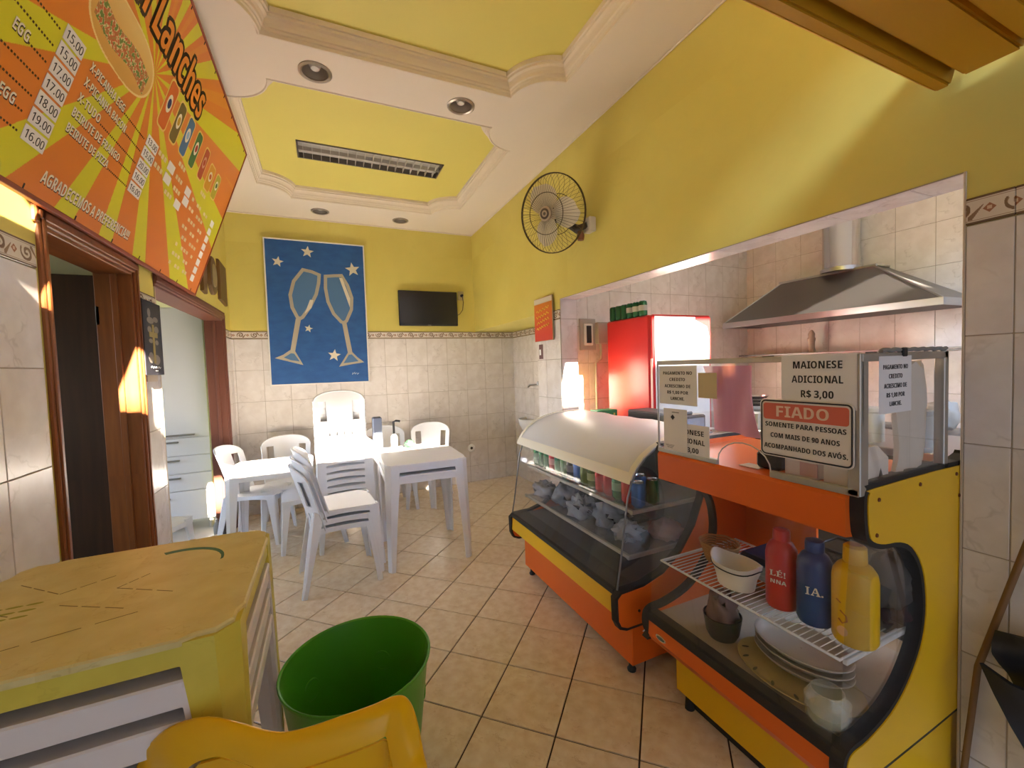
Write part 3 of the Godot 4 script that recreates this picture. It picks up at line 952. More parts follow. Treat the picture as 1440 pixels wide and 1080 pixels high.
func case_curved():
	var z0 = -2.68
	var z1 = -1.49
	var t = thing("display_case", "orange and yellow refrigerated display case with curved glass and a white cover", "display case")
	part("base", done(box2(st(), Vector3(1.245, 0.06, z0 + 0.03), Vector3(1.78, 0.33, z1 - 0.02), 0.004)), M.orange, t)
	part("lip", run(pv([[1.15, 0.335], [1.158, 0.428], [1.26, 0.428], [1.26, 0.31], [1.175, 0.31]]), z0 + 0.034, z1 - 0.034, 0.0), M.yellow, t)
	part("ledge_strip", run(pv([[1.15, 0.425], [1.152, 0.447], [1.27, 0.447], [1.27, 0.425]]), z0 + 0.034, z1 - 0.034), M.rubber, t)
	part("deck", done(box2(st(), Vector3(1.24, 0.432, z0 + 0.034), Vector3(1.77, 0.442, z1 - 0.034), 0.001)), mat("302d2b", 0.4), t)
	var panel = pv([[1.14, 0.42], [1.143, 0.31], [1.16, 0.275], [1.20, 0.258], [1.76, 0.258], [1.79, 0.28], [1.79, 1.10], [1.73, 1.10], [1.715, 0.95], [1.68, 0.80], [1.62, 0.67], [1.53, 0.56], [1.42, 0.485], [1.30, 0.452], [1.17, 0.447]])
	side_panel(t, panel, z0, M.orange, -1.0, 1)
	var s = side_panel(t, panel, z1, M.orange, 1.0, 1)
	part("screw", lathem([Vector2(0, 0.006), Vector2(0.006, 0.005), Vector2(0.007, 0.0)], 10), M.rubber, s, Vector3(1.27, 0.335, z1 + 0.002), Basis(Vector3.RIGHT, PI / 2))
	var arc = [[1.165, 0.447], [1.185, 0.55], [1.205, 0.67], [1.222, 0.78], [1.237, 0.86], [1.262, 0.93], [1.30, 0.99], [1.35, 1.036], [1.41, 1.07], [1.48, 1.094], [1.56, 1.107], [1.66, 1.112], [1.78, 1.112]]
	var g = st()
	sheet(g, bend(arc, z0 + 0.035, z1 - 0.035, 0, 2), 0.0)
	part("front_glass", done(g), M.glass, t)
	var side = pv(arc + [[1.78, 0.447]])
	for z in [z0 + 0.017, z1 - 0.019]:
		part("side_glass", run(side, z, z + 0.001), M.glass, t)
		var rail = []
		for q in arc: rail.append(Vector3(q[0], q[1], z))
		part("glass_edge", tubem(rail, 0.0045, 6), M.dull_steel, t)
	part("back_frame", done(box2(st(), Vector3(1.765, 0.43, z0 + 0.03), Vector3(1.785, 1.105, z1 - 0.03), 0.002)), mat("46413e", 0.5), t)
	part("top_rail", done(box2(st(), Vector3(1.70, 1.085, z0 + 0.02), Vector3(1.785, 1.11, z1 - 0.02), 0.003)), M.alu, t)
	for q in [[0.785, 1.28, "upper"], [0.575, 1.255, "lower"]]:
		var sh = part("shelf", done(box2(st(), Vector3(q[1] + 0.015, q[0] - 0.008, z0 + 0.05), Vector3(1.76, q[0] - 0.003, z1 - 0.05), 0.001)), glass("dfe6e4", 0.12), t)
		part("shelf_rail", done(box2(st(), Vector3(q[1], q[0] - 0.018, z0 + 0.04), Vector3(q[1] + 0.016, q[0], z1 - 0.04), 0.002)), M.alu, sh)
		for z in [z0 + 0.045, z1 - 0.06]: part("shelf_bracket", done(box2(st(), Vector3(q[1], q[0] - 0.022, z), Vector3(1.76, q[0] - 0.004, z + 0.016), 0.002)), M.alu, sh)
	for z in [z0 + 0.07, z1 - 0.07]:
		for x in [1.28, 1.74]: part("foot", lathem([Vector2(0, 0), Vector2(0.02, 0), Vector2(0.022, 0.01), Vector2(0.014, 0.02), Vector2(0.012, 0.065), Vector2(0, 0.065)], 12), M.rubber, t, Vector3(x, 0, z))
	# white cover over the curved top
	var cov = thing("canvas_cover", "white canvas cover with riveted hem over the curved glass case", "cover")
	var ca = [[1.246, 0.935], [1.276, 0.985], [1.322, 1.03], [1.385, 1.068], [1.46, 1.098], [1.545, 1.115], [1.65, 1.121], [1.79, 1.121]]
	var P = []
	for i in ca.size():
		var row = []
		for k in 25:
			var z = lerpf(z0 - 0.012, z1 + 0.0, k / 24.0)
			var wob = 0.003 * sin(k * 1.3 + i) + 0.0025 * sin(k * 0.6 + i * 1.7)
			row.append(Vector3(ca[i][0] - wob * 0.5, ca[i][1] + wob + 0.004, z))
		P.append(row)
	part("canvas", done(sheet(st(), P, 0.0015)), mat("d3d0cd", 0.38), cov)
	var hem = mat("e6dfcb", 0.6)
	part("hem", done(sheet(st(), bend([[1.232, 0.927], [1.237, 0.943], [1.255, 0.974]], z0 - 0.014, z1 + 0.002, 0, 9), 0.002)), hem, cov)
	var edge = []
	for q in ca: edge.append([q[0] - 0.006, q[1] + 0.011])
	part("hem", done(sheet(st(), bend(edge, z1 - 0.03, z1 + 0.004, 0, 3), 0.002)), hem, cov)
	part("hem", done(sheet(st(), bend(edge, z0 - 0.016, z0 + 0.014, 0, 3), 0.002)), hem, cov)
	for k in 6: part("rivet", lathem([Vector2(0, 0.004), Vector2(0.006, 0.003), Vector2(0.0075, 0.0)], 10), M.rubber, cov, Vector3(1.243, 0.945, lerpf(z0, z1 - 0.01, k / 5.0)), Basis(Vector3.BACK, 1.0))
	for k in 3: part("rivet", lathem([Vector2(0, 0.004), Vector2(0.006, 0.003), Vector2(0.0075, 0.0)], 10), M.rubber, cov, Vector3([1.32, 1.46, 1.65][k], [1.036, 1.104, 1.128][k], z1 - 0.012), Basis(Vector3.BACK, [0.8, 0.4, 0.1][k]))
	case_goods(z0, z1)

func can_meshes():
	if cache.has("can"): return cache.can
	var c = {}
	c.body = lathem([Vector2(0.024, 0.0), Vector2(0.026, 0.003), Vector2(0.033, 0.012), Vector2(0.033, 0.104), Vector2(0.031, 0.111), Vector2(0.0275, 0.118)], 20)
	c.lid = lathem([Vector2(0.0275, 0.118), Vector2(0.028, 0.122), Vector2(0.026, 0.122), Vector2(0.025, 0.117), Vector2(0.0, 0.117)], 20)
	c.band = lathem([Vector2(0.0333, 0.045), Vector2(0.0334, 0.046), Vector2(0.0334, 0.085), Vector2(0.0333, 0.086)], 20)
	cache.can = c
	return c
func can(called, label, group, colour, band, at):
	var t = thing(called, label, "can", at, rng.randf() * 6.0, group)
	var c = can_meshes()
	part("body", c.body, colour, t)
	part("lid", c.lid, M.chrome, t)
	if band: part("printed_band", c.band, band, t)
	return t
func ordinal(k):
	return ["first", "second", "third", "fourth", "fifth", "sixth", "seventh", "eighth", "ninth", "tenth", "eleventh", "twelfth", "thirteenth", "fourteenth", "fifteenth"][k]
# crumpled plastic bag: a lump pushed about by noise
func lump(size, seed_, rough = 0.35, seg = 20):
	var n = noise(2.2, 3, seed_)
	var P = []
	for i in 13:
		var row = []
		var a = lerpf(-PI / 2, PI / 2, i / 12.0)
		for k in seg + 1:
			var b = TAU * (k % seg) / seg
			var d = Vector3(cos(a) * cos(b), sin(a), cos(a) * sin(b))
			var r = 1.0 + rough * n.get_noise_3d(d.x, d.y, d.z) * 1.6
			var p = d * r * size
			p.y = maxf(p.y, -size.y * 0.8)
			row.append(p + Vector3(0, size.y * 0.8, 0))
		P.append(row)
	return done(sheet(st(), P, 0.0, -1.0))
func case_goods(z0, z1):
	var green = mat("2c6b38", 0.25, 0.4)
	var red = mat("b8322a", 0.25, 0.4)
	var blue = mat("2f5f9e", 0.25, 0.4)
	var dark = mat("2a2a2e", 0.25, 0.4)
	var olive = mat("5b6f3a", 0.25, 0.4)
	var bands = {"green": mat("7f9a78", 0.4), "red": mat("c9837a", 0.4), "blue": mat("8fa6c8", 0.4), "black": mat("55555c", 0.4), "olive": mat("97a06a", 0.4)}
	var row = [[green, "green"], [green, "green"], [green, "green"], [red, "red"], [green, "green"], [green, "green"], [dark, "black"], [blue, "blue"], [olive, "olive"], [olive, "olive"], [red, "red"], [red, "red"], [green, "green"], [red, "red"], [blue, "blue"]]
	for k in 15:
		var z = lerpf(z0 + 0.09, z1 - 0.075, k / 14.0)
		can("drink_can", "%s drink can, %s from the far end of the glass case's front row" % [row[k][1], ordinal(k)], "cans in the front row of the glass case", row[k][0], bands[row[k][1]] if k % 3 == 0 else null, Vector3(1.345, 0.785, z))
	for k in 12:
		var c = row[(k * 5 + 2) % 15]
		can("drink_can", "%s drink can, %s from the far end of the glass case's second row" % [c[1], ordinal(k)], "cans in the second row of the glass case", c[0], null, Vector3(1.44, 0.785, lerpf(z0 + 0.12, z1 - 0.08, k / 11.0)))
	var film = mat("c3c7d0", 0.18)
	film.metallic_specular = 0.7
	var film2 = mat("a2a9b6", 0.2)
	var list = [[1.36, -2.52, Vector3(0.075, 0.055, 0.09), film, "far end"], [1.40, -2.30, Vector3(0.09, 0.07, 0.10), film2, "second from the far end"], [1.37, -2.08, Vector3(0.08, 0.06, 0.10), film, "middle"], [1.42, -1.87, Vector3(0.09, 0.07, 0.10), film2, "fourth from the far end"], [1.38, -1.69, Vector3(0.07, 0.05, 0.07), film, "fifth, near the side glass"]]
	for k in list.size():
		var q = list[k]
		solo("plastic_bag", lump(q[2], 40 + k, 0.5), q[3], "crumpled grey clear plastic bag on the lower shelf, %s" % q[4], "plastic bag", Vector3(q[0], 0.575, q[1]), "bags on the lower shelf of the glass case")
	var pk = solo("cloth_package", lump(Vector3(0.085, 0.05, 0.075), 61, 0.25), mat("d9b6b6", 0.6), "pale pink wrapped package at the near end of the lower shelf", "package", Vector3(1.56, 0.575, -1.61))
	for k in 4:
		var d = solo("ice_pack", done(slab(st(), rounded(0.10, 0.16, 0.02), Vector3.ZERO, Vector3.RIGHT, Vector3.BACK, Vector3.UP, 0.02, 0.006)), mat("5e6674", 0.25), "flat dark blue pack lying beside the grey bags, %s from the far end" % ordinal(k), "ice pack", Vector3(1.60, 0.575 + 0.001, -2.5 + k * 0.2), "packs on the lower shelf of the glass case")

func case_straight():
	var z0 = -1.365
	var z1 = -0.610
	var t = thing("display_case", "yellow and orange dry display case with a flat glass front by the entrance", "display case")
	part("base", done(box2(st(), Vector3(1.335, 0.05, z0 + 0.03), Vector3(1.88, 0.36, z1 - 0.01), 0.004)), M.yellow, t)
	part("plinth", done(box2(st(), Vector3(1.36, 0.0, z0 + 0.06), Vector3(1.80, 0.052, z1 - 0.04), 0.004)), M.rubber, t)
	part("lip", run(pv([[1.183, 0.345], [1.188, 0.405], [1.35, 0.405], [1.35, 0.315], [1.20, 0.315]]), z0 + 0.034, z1 - 0.034), M.orange, t)
	part("ledge_strip", run(pv([[1.184, 0.404], [1.188, 0.432], [1.235, 0.436], [1.235, 0.404]]), z0 + 0.034, z1 - 0.034), M.rubber, t)
	part("deck", done(box2(st(), Vector3(1.234, 0.41, z0 + 0.034), Vector3(1.80, 0.424, z1 - 0.034), 0.001)), mat("a8987f", 0.5), t)
	var panel = pv([[1.272, 1.09], [1.285, 1.125], [1.32, 1.137], [1.80, 1.137], [1.87, 1.10], [1.91, 0.45], [1.905, 0.385], [1.87, 0.345], [1.80, 0.325], [1.23, 0.315], [1.195, 0.335], [1.18, 0.375], [1.185, 0.425], [1.22, 0.447], [1.286, 0.452], [1.40, 0.482], [1.486, 0.537], [1.55, 0.612], [1.576, 0.68], [1.58, 0.755], [1.558, 0.845], [1.505, 0.91], [1.44, 0.938], [1.365, 0.948], [1.31, 0.965], [1.28, 1.0]])
	var s = side_panel(t, panel, z1, M.yellow, 1.0)
	for q in [[1.335, 1.09], [1.55, 1.10], [1.77, 1.10], [1.79, 1.03], [1.325, 0.995], [1.80, 0.70]]:
		part("screw", lathem([Vector2(0, 0.004), Vector2(0.005, 0.003), Vector2(0.006, 0.0)], 10), mat("6b2f12", 0.5), s, Vector3(q[0], q[1], z1 + 0.003), Basis(Vector3.RIGHT, PI / 2))
	side_panel(t, panel, z0, M.white, -1.0)
	part("top_band", run(pv([[1.255, 0.99], [1.252, 1.095], [1.262, 1.105], [1.81, 1.105], [1.81, 1.08], [1.29, 1.08], [1.29, 0.985]]), z0 + 0.034, z1 - 0.034), M.orange, t)
	var g = st()
	sheet(g, bend([[1.196, 0.43], [1.205, 0.60], [1.222, 0.78], [1.245, 0.93], [1.25, 0.99]], z0 + 0.036, z1 - 0.036, 0, 2), 0.0)
	part("front_glass", done(g), M.glass, t)
	part("side_glass", run(pv([[1.205, 0.44], [1.225, 0.78], [1.25, 0.99], [1.33, 0.985], [1.6, 0.93], [1.6, 0.5], [1.4, 0.46]]), z1 - 0.021, z1 - 0.02), M.glass, t)
	part("back_wall", done(box2(st(), Vector3(1.785, 0.42, z0 + 0.034), Vector3(1.80, 1.08, -1.02), 0.001)), M.orange, t)
	# wire shelf
	var sh = part("wire_shelf", tubem([Vector3(1.25, 0.645, z0 + 0.045), Vector3(1.25, 0.645, z1 - 0.045), Vector3(1.70, 0.645, z1 - 0.045), Vector3(1.70, 0.645, z0 + 0.045)], 0.0045, 6, true), M.white, t)
	var w = st()
	for k in 34:
		var z = lerpf(z0 + 0.06, z1 - 0.06, k / 33.0)
		tube(w, [Vector3(1.25, 0.647, z), Vector3(1.70, 0.647, z)], 0.0016, 5)
	part("wires", done(w), M.white, sh)
	part("shelf_support", done(box2(st(), Vector3(1.27, 0.625, z1 - 0.05), Vector3(1.72, 0.64, z1 - 0.037), 0.002)), M.white, sh)
	var b = part("badge", done(slab(st(), circle(0.028, 20, Vector2.ZERO, 0.012), Vector3.ZERO, Vector3.BACK, Vector3.UP, Vector3.LEFT, 0.003, 0.001)), M.chrome, t, Vector3(1.186, 0.362, -1.262))
	part("badge_print", done(slab(st(), circle(0.021, 16, Vector2.ZERO, 0.007), Vector3.ZERO, Vector3.BACK, Vector3.UP, Vector3.LEFT, 0.001)), mat("5d6a58", 0.5), b, Vector3(-0.003, 0, 0))
	for z in [z0 + 0.09, z1 - 0.09]: part("foot", lathem([Vector2(0, 0), Vector2(0.02, 0), Vector2(0.016, 0.05), Vector2(0, 0.05)], 12), M.rubber, t, Vector3(1.35, 0, z))
	case_contents()
	screen_box()

# squeeze bottle or jug with a capped neck
func bottle(label, m, at, r, h, cap_m):
	var t = thing("bottle", label, "bottle", at)
	part("body", lathem([Vector2(0, 0.002), Vector2(r * 0.9, 0.002), Vector2(r, 0.014), Vector2(r, h * 0.68), Vector2(r * 0.93, h * 0.75), Vector2(r * 0.72, h * 0.82), Vector2(r * 0.45, h * 0.86), Vector2(r * 0.45, h * 0.87), Vector2(0, h * 0.87)], 28), m, t)
	part("cap", lathem([Vector2(0, h), Vector2(r * 0.3, h), Vector2(r * 0.5, h * 0.985), Vector2(r * 0.54, h * 0.95), Vector2(r * 0.54, h * 0.86), Vector2(0, h * 0.86)], 20), cap_m, t)
	return t
func case_contents():
	var y = 0.6495
	var red = mat("c4241c", 0.35)
	var blue = mat("143a78", 0.35)
	var yel = mat("e0b20e", 0.35)
	var L = Basis(Vector3(0, 0, 1), Vector3.UP, Vector3(-1, 0, 0))
	var cream = mat("e6dcc8", 0.6)
	var face = func(r, turn): return [Vector3(-cos(turn) * (r + 0.0004), 0, sin(turn) * (r + 0.0004)), L.rotated(Vector3.UP, turn)]
	var b = bottle("red plastic squeeze bottle with cream lettering on the wire shelf", red, Vector3(1.36, y, -0.885), 0.047, 0.262, red)
	var f = face.call(0.047, 0.35)
	words(b, "LÉ!", 0.018, cream, f[0] + Vector3(0, 0.125, 0), 0.045, "Droid Serif", true, "lettering", 0.001, f[1])
	words(b, "NNA", 0.013, cream, f[0] + Vector3(0, 0.098, 0), 0.045, "Droid Sans", true, "lettering", 0.001, f[1])
	b = bottle("dark blue plastic squeeze bottle with pale lettering on the wire shelf", blue, Vector3(1.365, y, -0.785), 0.048, 0.262, blue)
	f = face.call(0.048, 0.5)
	words(b, "IA.", 0.024, cream, f[0] + Vector3(0, 0.115, 0), 0.045, "Droid Serif", true, "lettering", 0.001, f[1])
	b = thing("jug", "yellow plastic jug with a worn printed face nearest the side panel", "jug", Vector3(1.37, y, -0.679))
	part("body", lathem([Vector2(0, 0.001), Vector2(0.05, 0.001), Vector2(0.055, 0.012), Vector2(0.055, 0.185), Vector2(0.052, 0.205), Vector2(0.042, 0.222), Vector2(0.03, 0.232), Vector2(0.0, 0.234)], 32), yel, b)
	part("cap", lathem([Vector2(0, 0.285), Vector2(0.02, 0.285), Vector2(0.028, 0.278), Vector2(0.029, 0.238), Vector2(0.026, 0.228), Vector2(0, 0.228)], 20), yel, b)
	var mark = mat("b5702a", 0.6)
	part("print_mark", tubem([Vector3(-0.0545, 0.10, -0.01), Vector3(-0.0545, 0.09, 0.005), Vector3(-0.0545, 0.075, 0.008), Vector3(-0.0545, 0.065, -0.004), Vector3(-0.0545, 0.075, -0.014)], 0.0022, 5), mark, b)
	part("print_mark", tubem([Vector3(-0.0545, 0.13, -0.02), Vector3(-0.0545, 0.122, -0.008)], 0.0018, 5), mark, b)
	part("print_mark", done(slab(st(), circle(0.014, 12), Vector3(-0.0545, 0.042, -0.004), Vector3.BACK, Vector3.UP, Vector3.LEFT, 0.0012)), mat("e3b27a", 0.7), b)
	# white oval tub with a dark line
	b = thing("oval_tub", "white oval plastic tub with looped handles and a dark rim line", "tub", Vector3(1.345, y, -1.045))
	var P = []
	for q in [[0.052, 0.066, 0.0], [0.058, 0.074, 0.035], [0.066, 0.09, 0.07], [0.068, 0.094, 0.085]]:
		var ring = []
		for k in 33:
			var a = TAU * (k % 32) / 32
			ring.append(Vector3(cos(a) * q[0], q[2] + 0.02 * pow(absf(sin(a)), 6) * (q[2] / 0.085), sin(a) * q[1]))
		P.append(ring)
	part("body", done(sheet(st(), P, 0.003, 1.0)), cream, b)
	part("floor", done(slab(st(), circle(0.05, 24, Vector2.ZERO, 0.064), Vector3(0, 0.001, 0), Vector3.RIGHT, Vector3.BACK, Vector3.UP, 0.003)), cream, b)
	var ln = []
	for k in 32:
		var a = TAU * k / 32
		ln.append(Vector3(cos(a) * 0.067, 0.068 + 0.016 * pow(absf(sin(a)), 6), sin(a) * 0.0905))
	part("rim_line", tubem(ln, 0.0022, 5, true), M.rubber, b)
	# plastic boxes with a dark blue lid
	for k in 4:
		var lid = k == 3
		solo("food_box", done(box2(st(), Vector3(1.44, y + k * 0.018, -1.10), Vector3(1.60, y + k * 0.018 + 0.0175, -0.93), 0.006)) if not lid else done(box2(st(), Vector3(1.435, y + 0.054, -1.105), Vector3(1.605, y + 0.085, -0.925), 0.012)), mat("16273f", 0.35) if lid else mat("c9c4b4", 0.45), "dark blue lid lying on the stacked pale boxes" if lid else "%s pale plastic box in the stack behind the oval tub" % ["lowest", "middle", "upper"][k], "food box", Vector3.ZERO, "stacked food boxes")
	b = thing("wicker_basket", "small brown wicker basket at the far end of the wire shelf", "basket", Vector3(1.45, y, -1.20))
	var wv = st()
	for k in 9:
		var ring = []
		for i in 25: ring.append(Vector3(cos(TAU * i / 24) * (0.045 + k * 0.003), 0.006 + k * 0.009 + 0.002 * sin(i * 8.0), sin(TAU * i / 24) * (0.055 + k * 0.003)))
		tube(wv, ring.slice(0, 24), 0.0042, 5, true)
	part("weave", done(wv), mat("a8763f", 0.8), b)
	part("basket_floor", done(slab(st(), circle(0.045, 20, Vector2.ZERO, 0.055), Vector3(0, 0.002, 0), Vector3.RIGHT, Vector3.BACK, Vector3.UP, 0.004)), mat("8f6233", 0.8), b)
	b = thing("perforated_basket", "black perforated plastic basket behind the squeeze bottles", "basket", Vector3(1.60, y, -0.80))
	var pf = st()
	for i in 10:
		for j in 6:
			tube(pf, [Vector3(0, j * 0.022, -0.10 + i * 0.022), Vector3(0, j * 0.022 + 0.011, -0.089 + i * 0.022), Vector3(0, j * 0.022 + 0.022, -0.10 + i * 0.022), Vector3(0, j * 0.022 + 0.011, -0.111 + i * 0.022)], 0.0025, 4, true)
	part("lattice", done(pf), M.black, b)
	part("rim", tubem([Vector3(0, 0.14, -0.12), Vector3(0, 0.14, 0.12), Vector3(0.14, 0.14, 0.12), Vector3(0.14, 0.14, -0.12)], 0.006, 6, true), M.black, b)
	solo("lunch_bag", lump(Vector3(0.085, 0.09, 0.05), 71, 0.2), mat("6f6a66", 0.7), "grey fabric lunch bag at the near end of the wire shelf", "bag", Vector3(1.56, y + 0.06, -0.68))
	solo("folded_cloth", lump(Vector3(0.08, 0.035, 0.045), 72, 0.25), mat("4a1f22", 0.8), "dark red folded cloth under the grey lunch bag", "cloth", Vector3(1.56, y, -0.68))
	# on the deck
	y = 0.4245
	b = thing("bowl", "black plastic bowl with a clear bag in it on the case floor", "bowl", Vector3(1.34, y, -1.10))
	part("bowl_body", lathem([Vector2(0, 0.0), Vector2(0.048, 0.0), Vector2(0.058, 0.02), Vector2(0.068, 0.085), Vector2(0.065, 0.085), Vector2(0.053, 0.015), Vector2(0, 0.01)], 28), M.black, b)
	solo("plastic_bag", lump(Vector3(0.052, 0.07, 0.052), 81, 0.5), mat("a98b84", 0.2), "crumpled clear bag with red print in the black bowl", "plastic bag", Vector3(1.34, y + 0.045, -1.10))
	b = thing("platter", "yellowish oval platter with a dark leaf pattern lying under the trays", "platter", Vector3(1.37, y, -0.845))
	part("platter_body", oval_tray(0.13, 0.19, 0.02), mat("b9a668", 0.4), b)
	for k in 7:
		var a = 1.9 + k * 0.42
		part("leaf_print", done(slab(st(), circle(0.012, 10, Vector2.ZERO, 0.005), Vector3.ZERO, Vector3.RIGHT, Vector3.BACK, Vector3.UP, 0.0006)), mat("4a4a20", 0.6), b, Vector3(cos(a) * 0.115, 0.0185, sin(a) * 0.165), Basis(Vector3.UP, -a + 0.6))
	for k in 3:
		solo("oval_tray", oval_tray(0.105 - (0.004 if k == 1 else 0.0), 0.15, 0.026), mat("c2b8a6", 0.4), "%s white oval tray of the stack on the case floor" % ["lowest", "middle", "topmost"][k], "tray", Vector3(1.42, y + 0.022 + k * 0.024, -0.86), "oval trays in the case")
	b = thing("glass_jar", "round glass jar beside the oval trays near the front glass", "jar", Vector3(1.275, y, -0.70))
	part("jar_body", lathem([Vector2(0, 0.0), Vector2(0.05, 0.0), Vector2(0.056, 0.01), Vector2(0.056, 0.07), Vector2(0.045, 0.085), Vector2(0.042, 0.095), Vector2(0.038, 0.095), Vector2(0.05, 0.068), Vector2(0.05, 0.012), Vector2(0, 0.008)], 28), glass("e4ead6", 0.25), b)
	part("spice", lathem([Vector2(0, 0.012), Vector2(0.047, 0.012), Vector2(0.047, 0.035), Vector2(0, 0.038)], 24), mat("8d7f4c", 0.8), b)
func oval_tray(a, b, h):
	var P = []
	for q in [[0.02, 0.004], [0.75, 0.004], [0.86, 0.01], [0.93, h - 0.002], [1.0, h]]:
		var ring = []
		for k in 37: ring.append(Vector3(cos(TAU * (k % 36) / 36) * a * q[0], q[1], sin(TAU * (k % 36) / 36) * b * q[0]))
		P.append(ring)
	return done(sheet(st(), P, 0.003, -1.0))

func paper(label, w, h, at, basis, lines, cap, width, m = null, called = "paper_sign"):
	var t = thing(called, label, "sign", at)
	t.basis = basis
	part("sheet", boxm(Vector3(w, h, 0.0006), 0.0), m if m else M.paper, t)
	for i in lines.size():
		var q = lines[i]
		words(t, q[0], cap, M.ink, Vector3(q[2] if q.size() > 2 else 0.0, q[1], 0.0006), width[i] if width else 0.0)
	return t
# clear box with aluminium rails on top of the straight case
func screen_box():
	var x = 1.265
	var y0 = 1.107
	var y1 = 1.482
	var z0 = -1.335
	var z1 = -0.615
	var L = Basis(Vector3(0, 0, 1), Vector3.UP, Vector3(-1, 0, 0))
	var t = thing("acrylic_screen", "clear acrylic box with aluminium rails and a hatch on the straight case", "screen")
	var p = PackedVector2Array([Vector2(z0, y0), Vector2(z0, y1), Vector2(z1, y1), Vector2(z1, y0), Vector2(-0.855, y0)])
	for k in 11:
		var a = k / 10.0 * PI
		p.append(Vector2(-0.952 + cos(a) * 0.097, y0 + 0.012 + sin(a) * 0.078))
	p.append(Vector2(-1.049, y0))
	part("front_pane", done(slab(st(), p, Vector3(x, 0, 0), Vector3.BACK, Vector3.UP, Vector3.RIGHT, 0.003)), M.acrylic, t)
	var rim = []
	for k in 11:
		var a = k / 10.0 * PI
		rim.append(Vector3(x, y0 + 0.012 + sin(a) * 0.078, -0.952 + cos(a) * 0.097))
	part("hatch_edge", tubem(rim, 0.0022, 6), mat("c9c5bd", 0.2), t)
	part("side_pane", done(box2(st(), Vector3(x, y0, z1 - 0.003), Vector3(1.71, y1, z1), 0.0)), M.acrylic, t)
	part("side_pane", done(box2(st(), Vector3(x, y0, z0), Vector3(1.71, y1, z0 + 0.003), 0.0)), M.acrylic, t)
	var R = M.alu
	for q in [[Vector3(x - 0.008, y1 - 0.018, z0), Vector3(x + 0.006, y1, z1)], [Vector3(x - 0.008, y0 - 0.002, z0), Vector3(x + 0.008, y0 + 0.016, -1.049)], [Vector3(x - 0.008, y0 - 0.002, -0.855), Vector3(x + 0.008, y0 + 0.018, z1)], [Vector3(x - 0.008, y0, z1 - 0.026), Vector3(x + 0.008, y1, z1 + 0.004)], [Vector3(x, y0, z1 - 0.004), Vector3(x + 0.03, y1, z1 + 0.004)], [Vector3(x, y1 - 0.022, z1 - 0.004), Vector3(1.72, y1, z1 + 0.005)], [Vector3(1.70, y0, z1 - 0.02), Vector3(1.725, y1, z1 + 0.005)], [Vector3(x - 0.004, y0, z0 - 0.004), Vector3(x + 0.004, y1, z0 + 0.004)], [Vector3(x, y1 - 0.012, z0 - 0.004), Vector3(1.72, y1, z0 + 0.004)]]:
		part("rail", done(box2(st(), q[0], q[1], 0.002)), R, t)
	var lace = []
	for k in 22: lace.append(Vector3(1.36 + k * 0.017, y1 + 0.004 + 0.005 * absf(sin(k * 1.1)), z1))
	part("sealing_strip", tubem(lace, 0.006, 6), mat("8a8781", 0.6), t)
	part("clip", done(box2(st(), Vector3(1.455, y1 - 0.012, z1 - 0.006), Vector3(1.475, y1 + 0.012, z1 + 0.01), 0.002)), M.rubber, t)
	var xf = x - 0.0105
	paper("white paper sign reading MAIONESE ADICIONAL above the FIADO plate", 0.196, 0.15, Vector3(xf + 0.001, 1.409, -0.716), L, [["MAIONESE", 0.046], ["ADICIONAL", 0.005], ["R$ 3,00", -0.037]], 0.021, [0.128, 0.134, 0.085])
	var f = thing("credit_plate", "white plate with a red FIADO heading and a black rounded border", "sign", Vector3(xf - 0.001, 1.264, -0.7505))
	f.basis = L
	part("plate", done(slab(st(), rounded(0.257, 0.176, 0.016), Vector3.ZERO, Vector3.RIGHT, Vector3.UP, Vector3.BACK, 0.0025, 0.0006)), mat("ded6cc", 0.5), f)
	var fr = []
	for q in rounded(0.247, 0.166, 0.013): fr.append(Vector3(q.x, q.y, 0.0026))
	part("border_line", tubem(fr, 0.0022, 4, true), M.ink, f)
	part("heading_field", done(slab(st(), rounded(0.234, 0.05, 0.008), Vector3(0, 0.051, 0.0025), Vector3.RIGHT, Vector3.UP, Vector3.BACK, 0.0004)), mat("d2664f", 0.6), f)
	words(f, "FIADO", 0.033, mat("e8c9ae", 0.6), Vector3(-0.004, 0.052, 0.0033), 0.145)
	words(f, "SOMENTE PARA PESSOAS", 0.0145, M.ink, Vector3(0, 0.011, 0.003), 0.222)
	words(f, "COM MAIS DE 90 ANOS", 0.0145, M.ink, Vector3(0, -0.022, 0.003), 0.19)
	words(f, "ACOMPANHADO DOS AVÓS.", 0.0145, M.ink, Vector3(0, -0.056, 0.003), 0.23)
	var pg = [["PAGAMENTO NO", 0.048], ["CREDITO", 0.023], ["ACRESCIMO DE", -0.003], ["R$ 1,00 POR", -0.028], ["LANCHE.", -0.052]]
	var soft = [0.145, 0.078, 0.13, 0.105, 0.068]
	paper("white paper on paying by credit at the far end of the clear screen", 0.19, 0.152, Vector3(xf + 0.001, 1.383, -1.222), L, pg, 0.0125, soft)
	paper("white paper on paying by credit taped to the near side of the clear screen", 0.165, 0.155, Vector3(1.42, 1.395, z1 + 0.006), Basis(), pg, 0.0125, [0.125, 0.068, 0.115, 0.092, 0.06])
	paper("second MAIONESE sign half covered by a small white leaflet", 0.19, 0.116, Vector3(xf + 0.003, 1.178, -1.172), L, [["MAIONESE", 0.028], ["ADICIONAL", -0.006], ["R$ 3,00", -0.04]], 0.019, [0.14, 0.15, 0.09])
	var q = paper("small white payment leaflet with a dark diamond mark", 0.12, 0.168, Vector3(xf - 0.002, 1.206, -1.233), L, [], 0.01, null, M.paper, "leaflet")
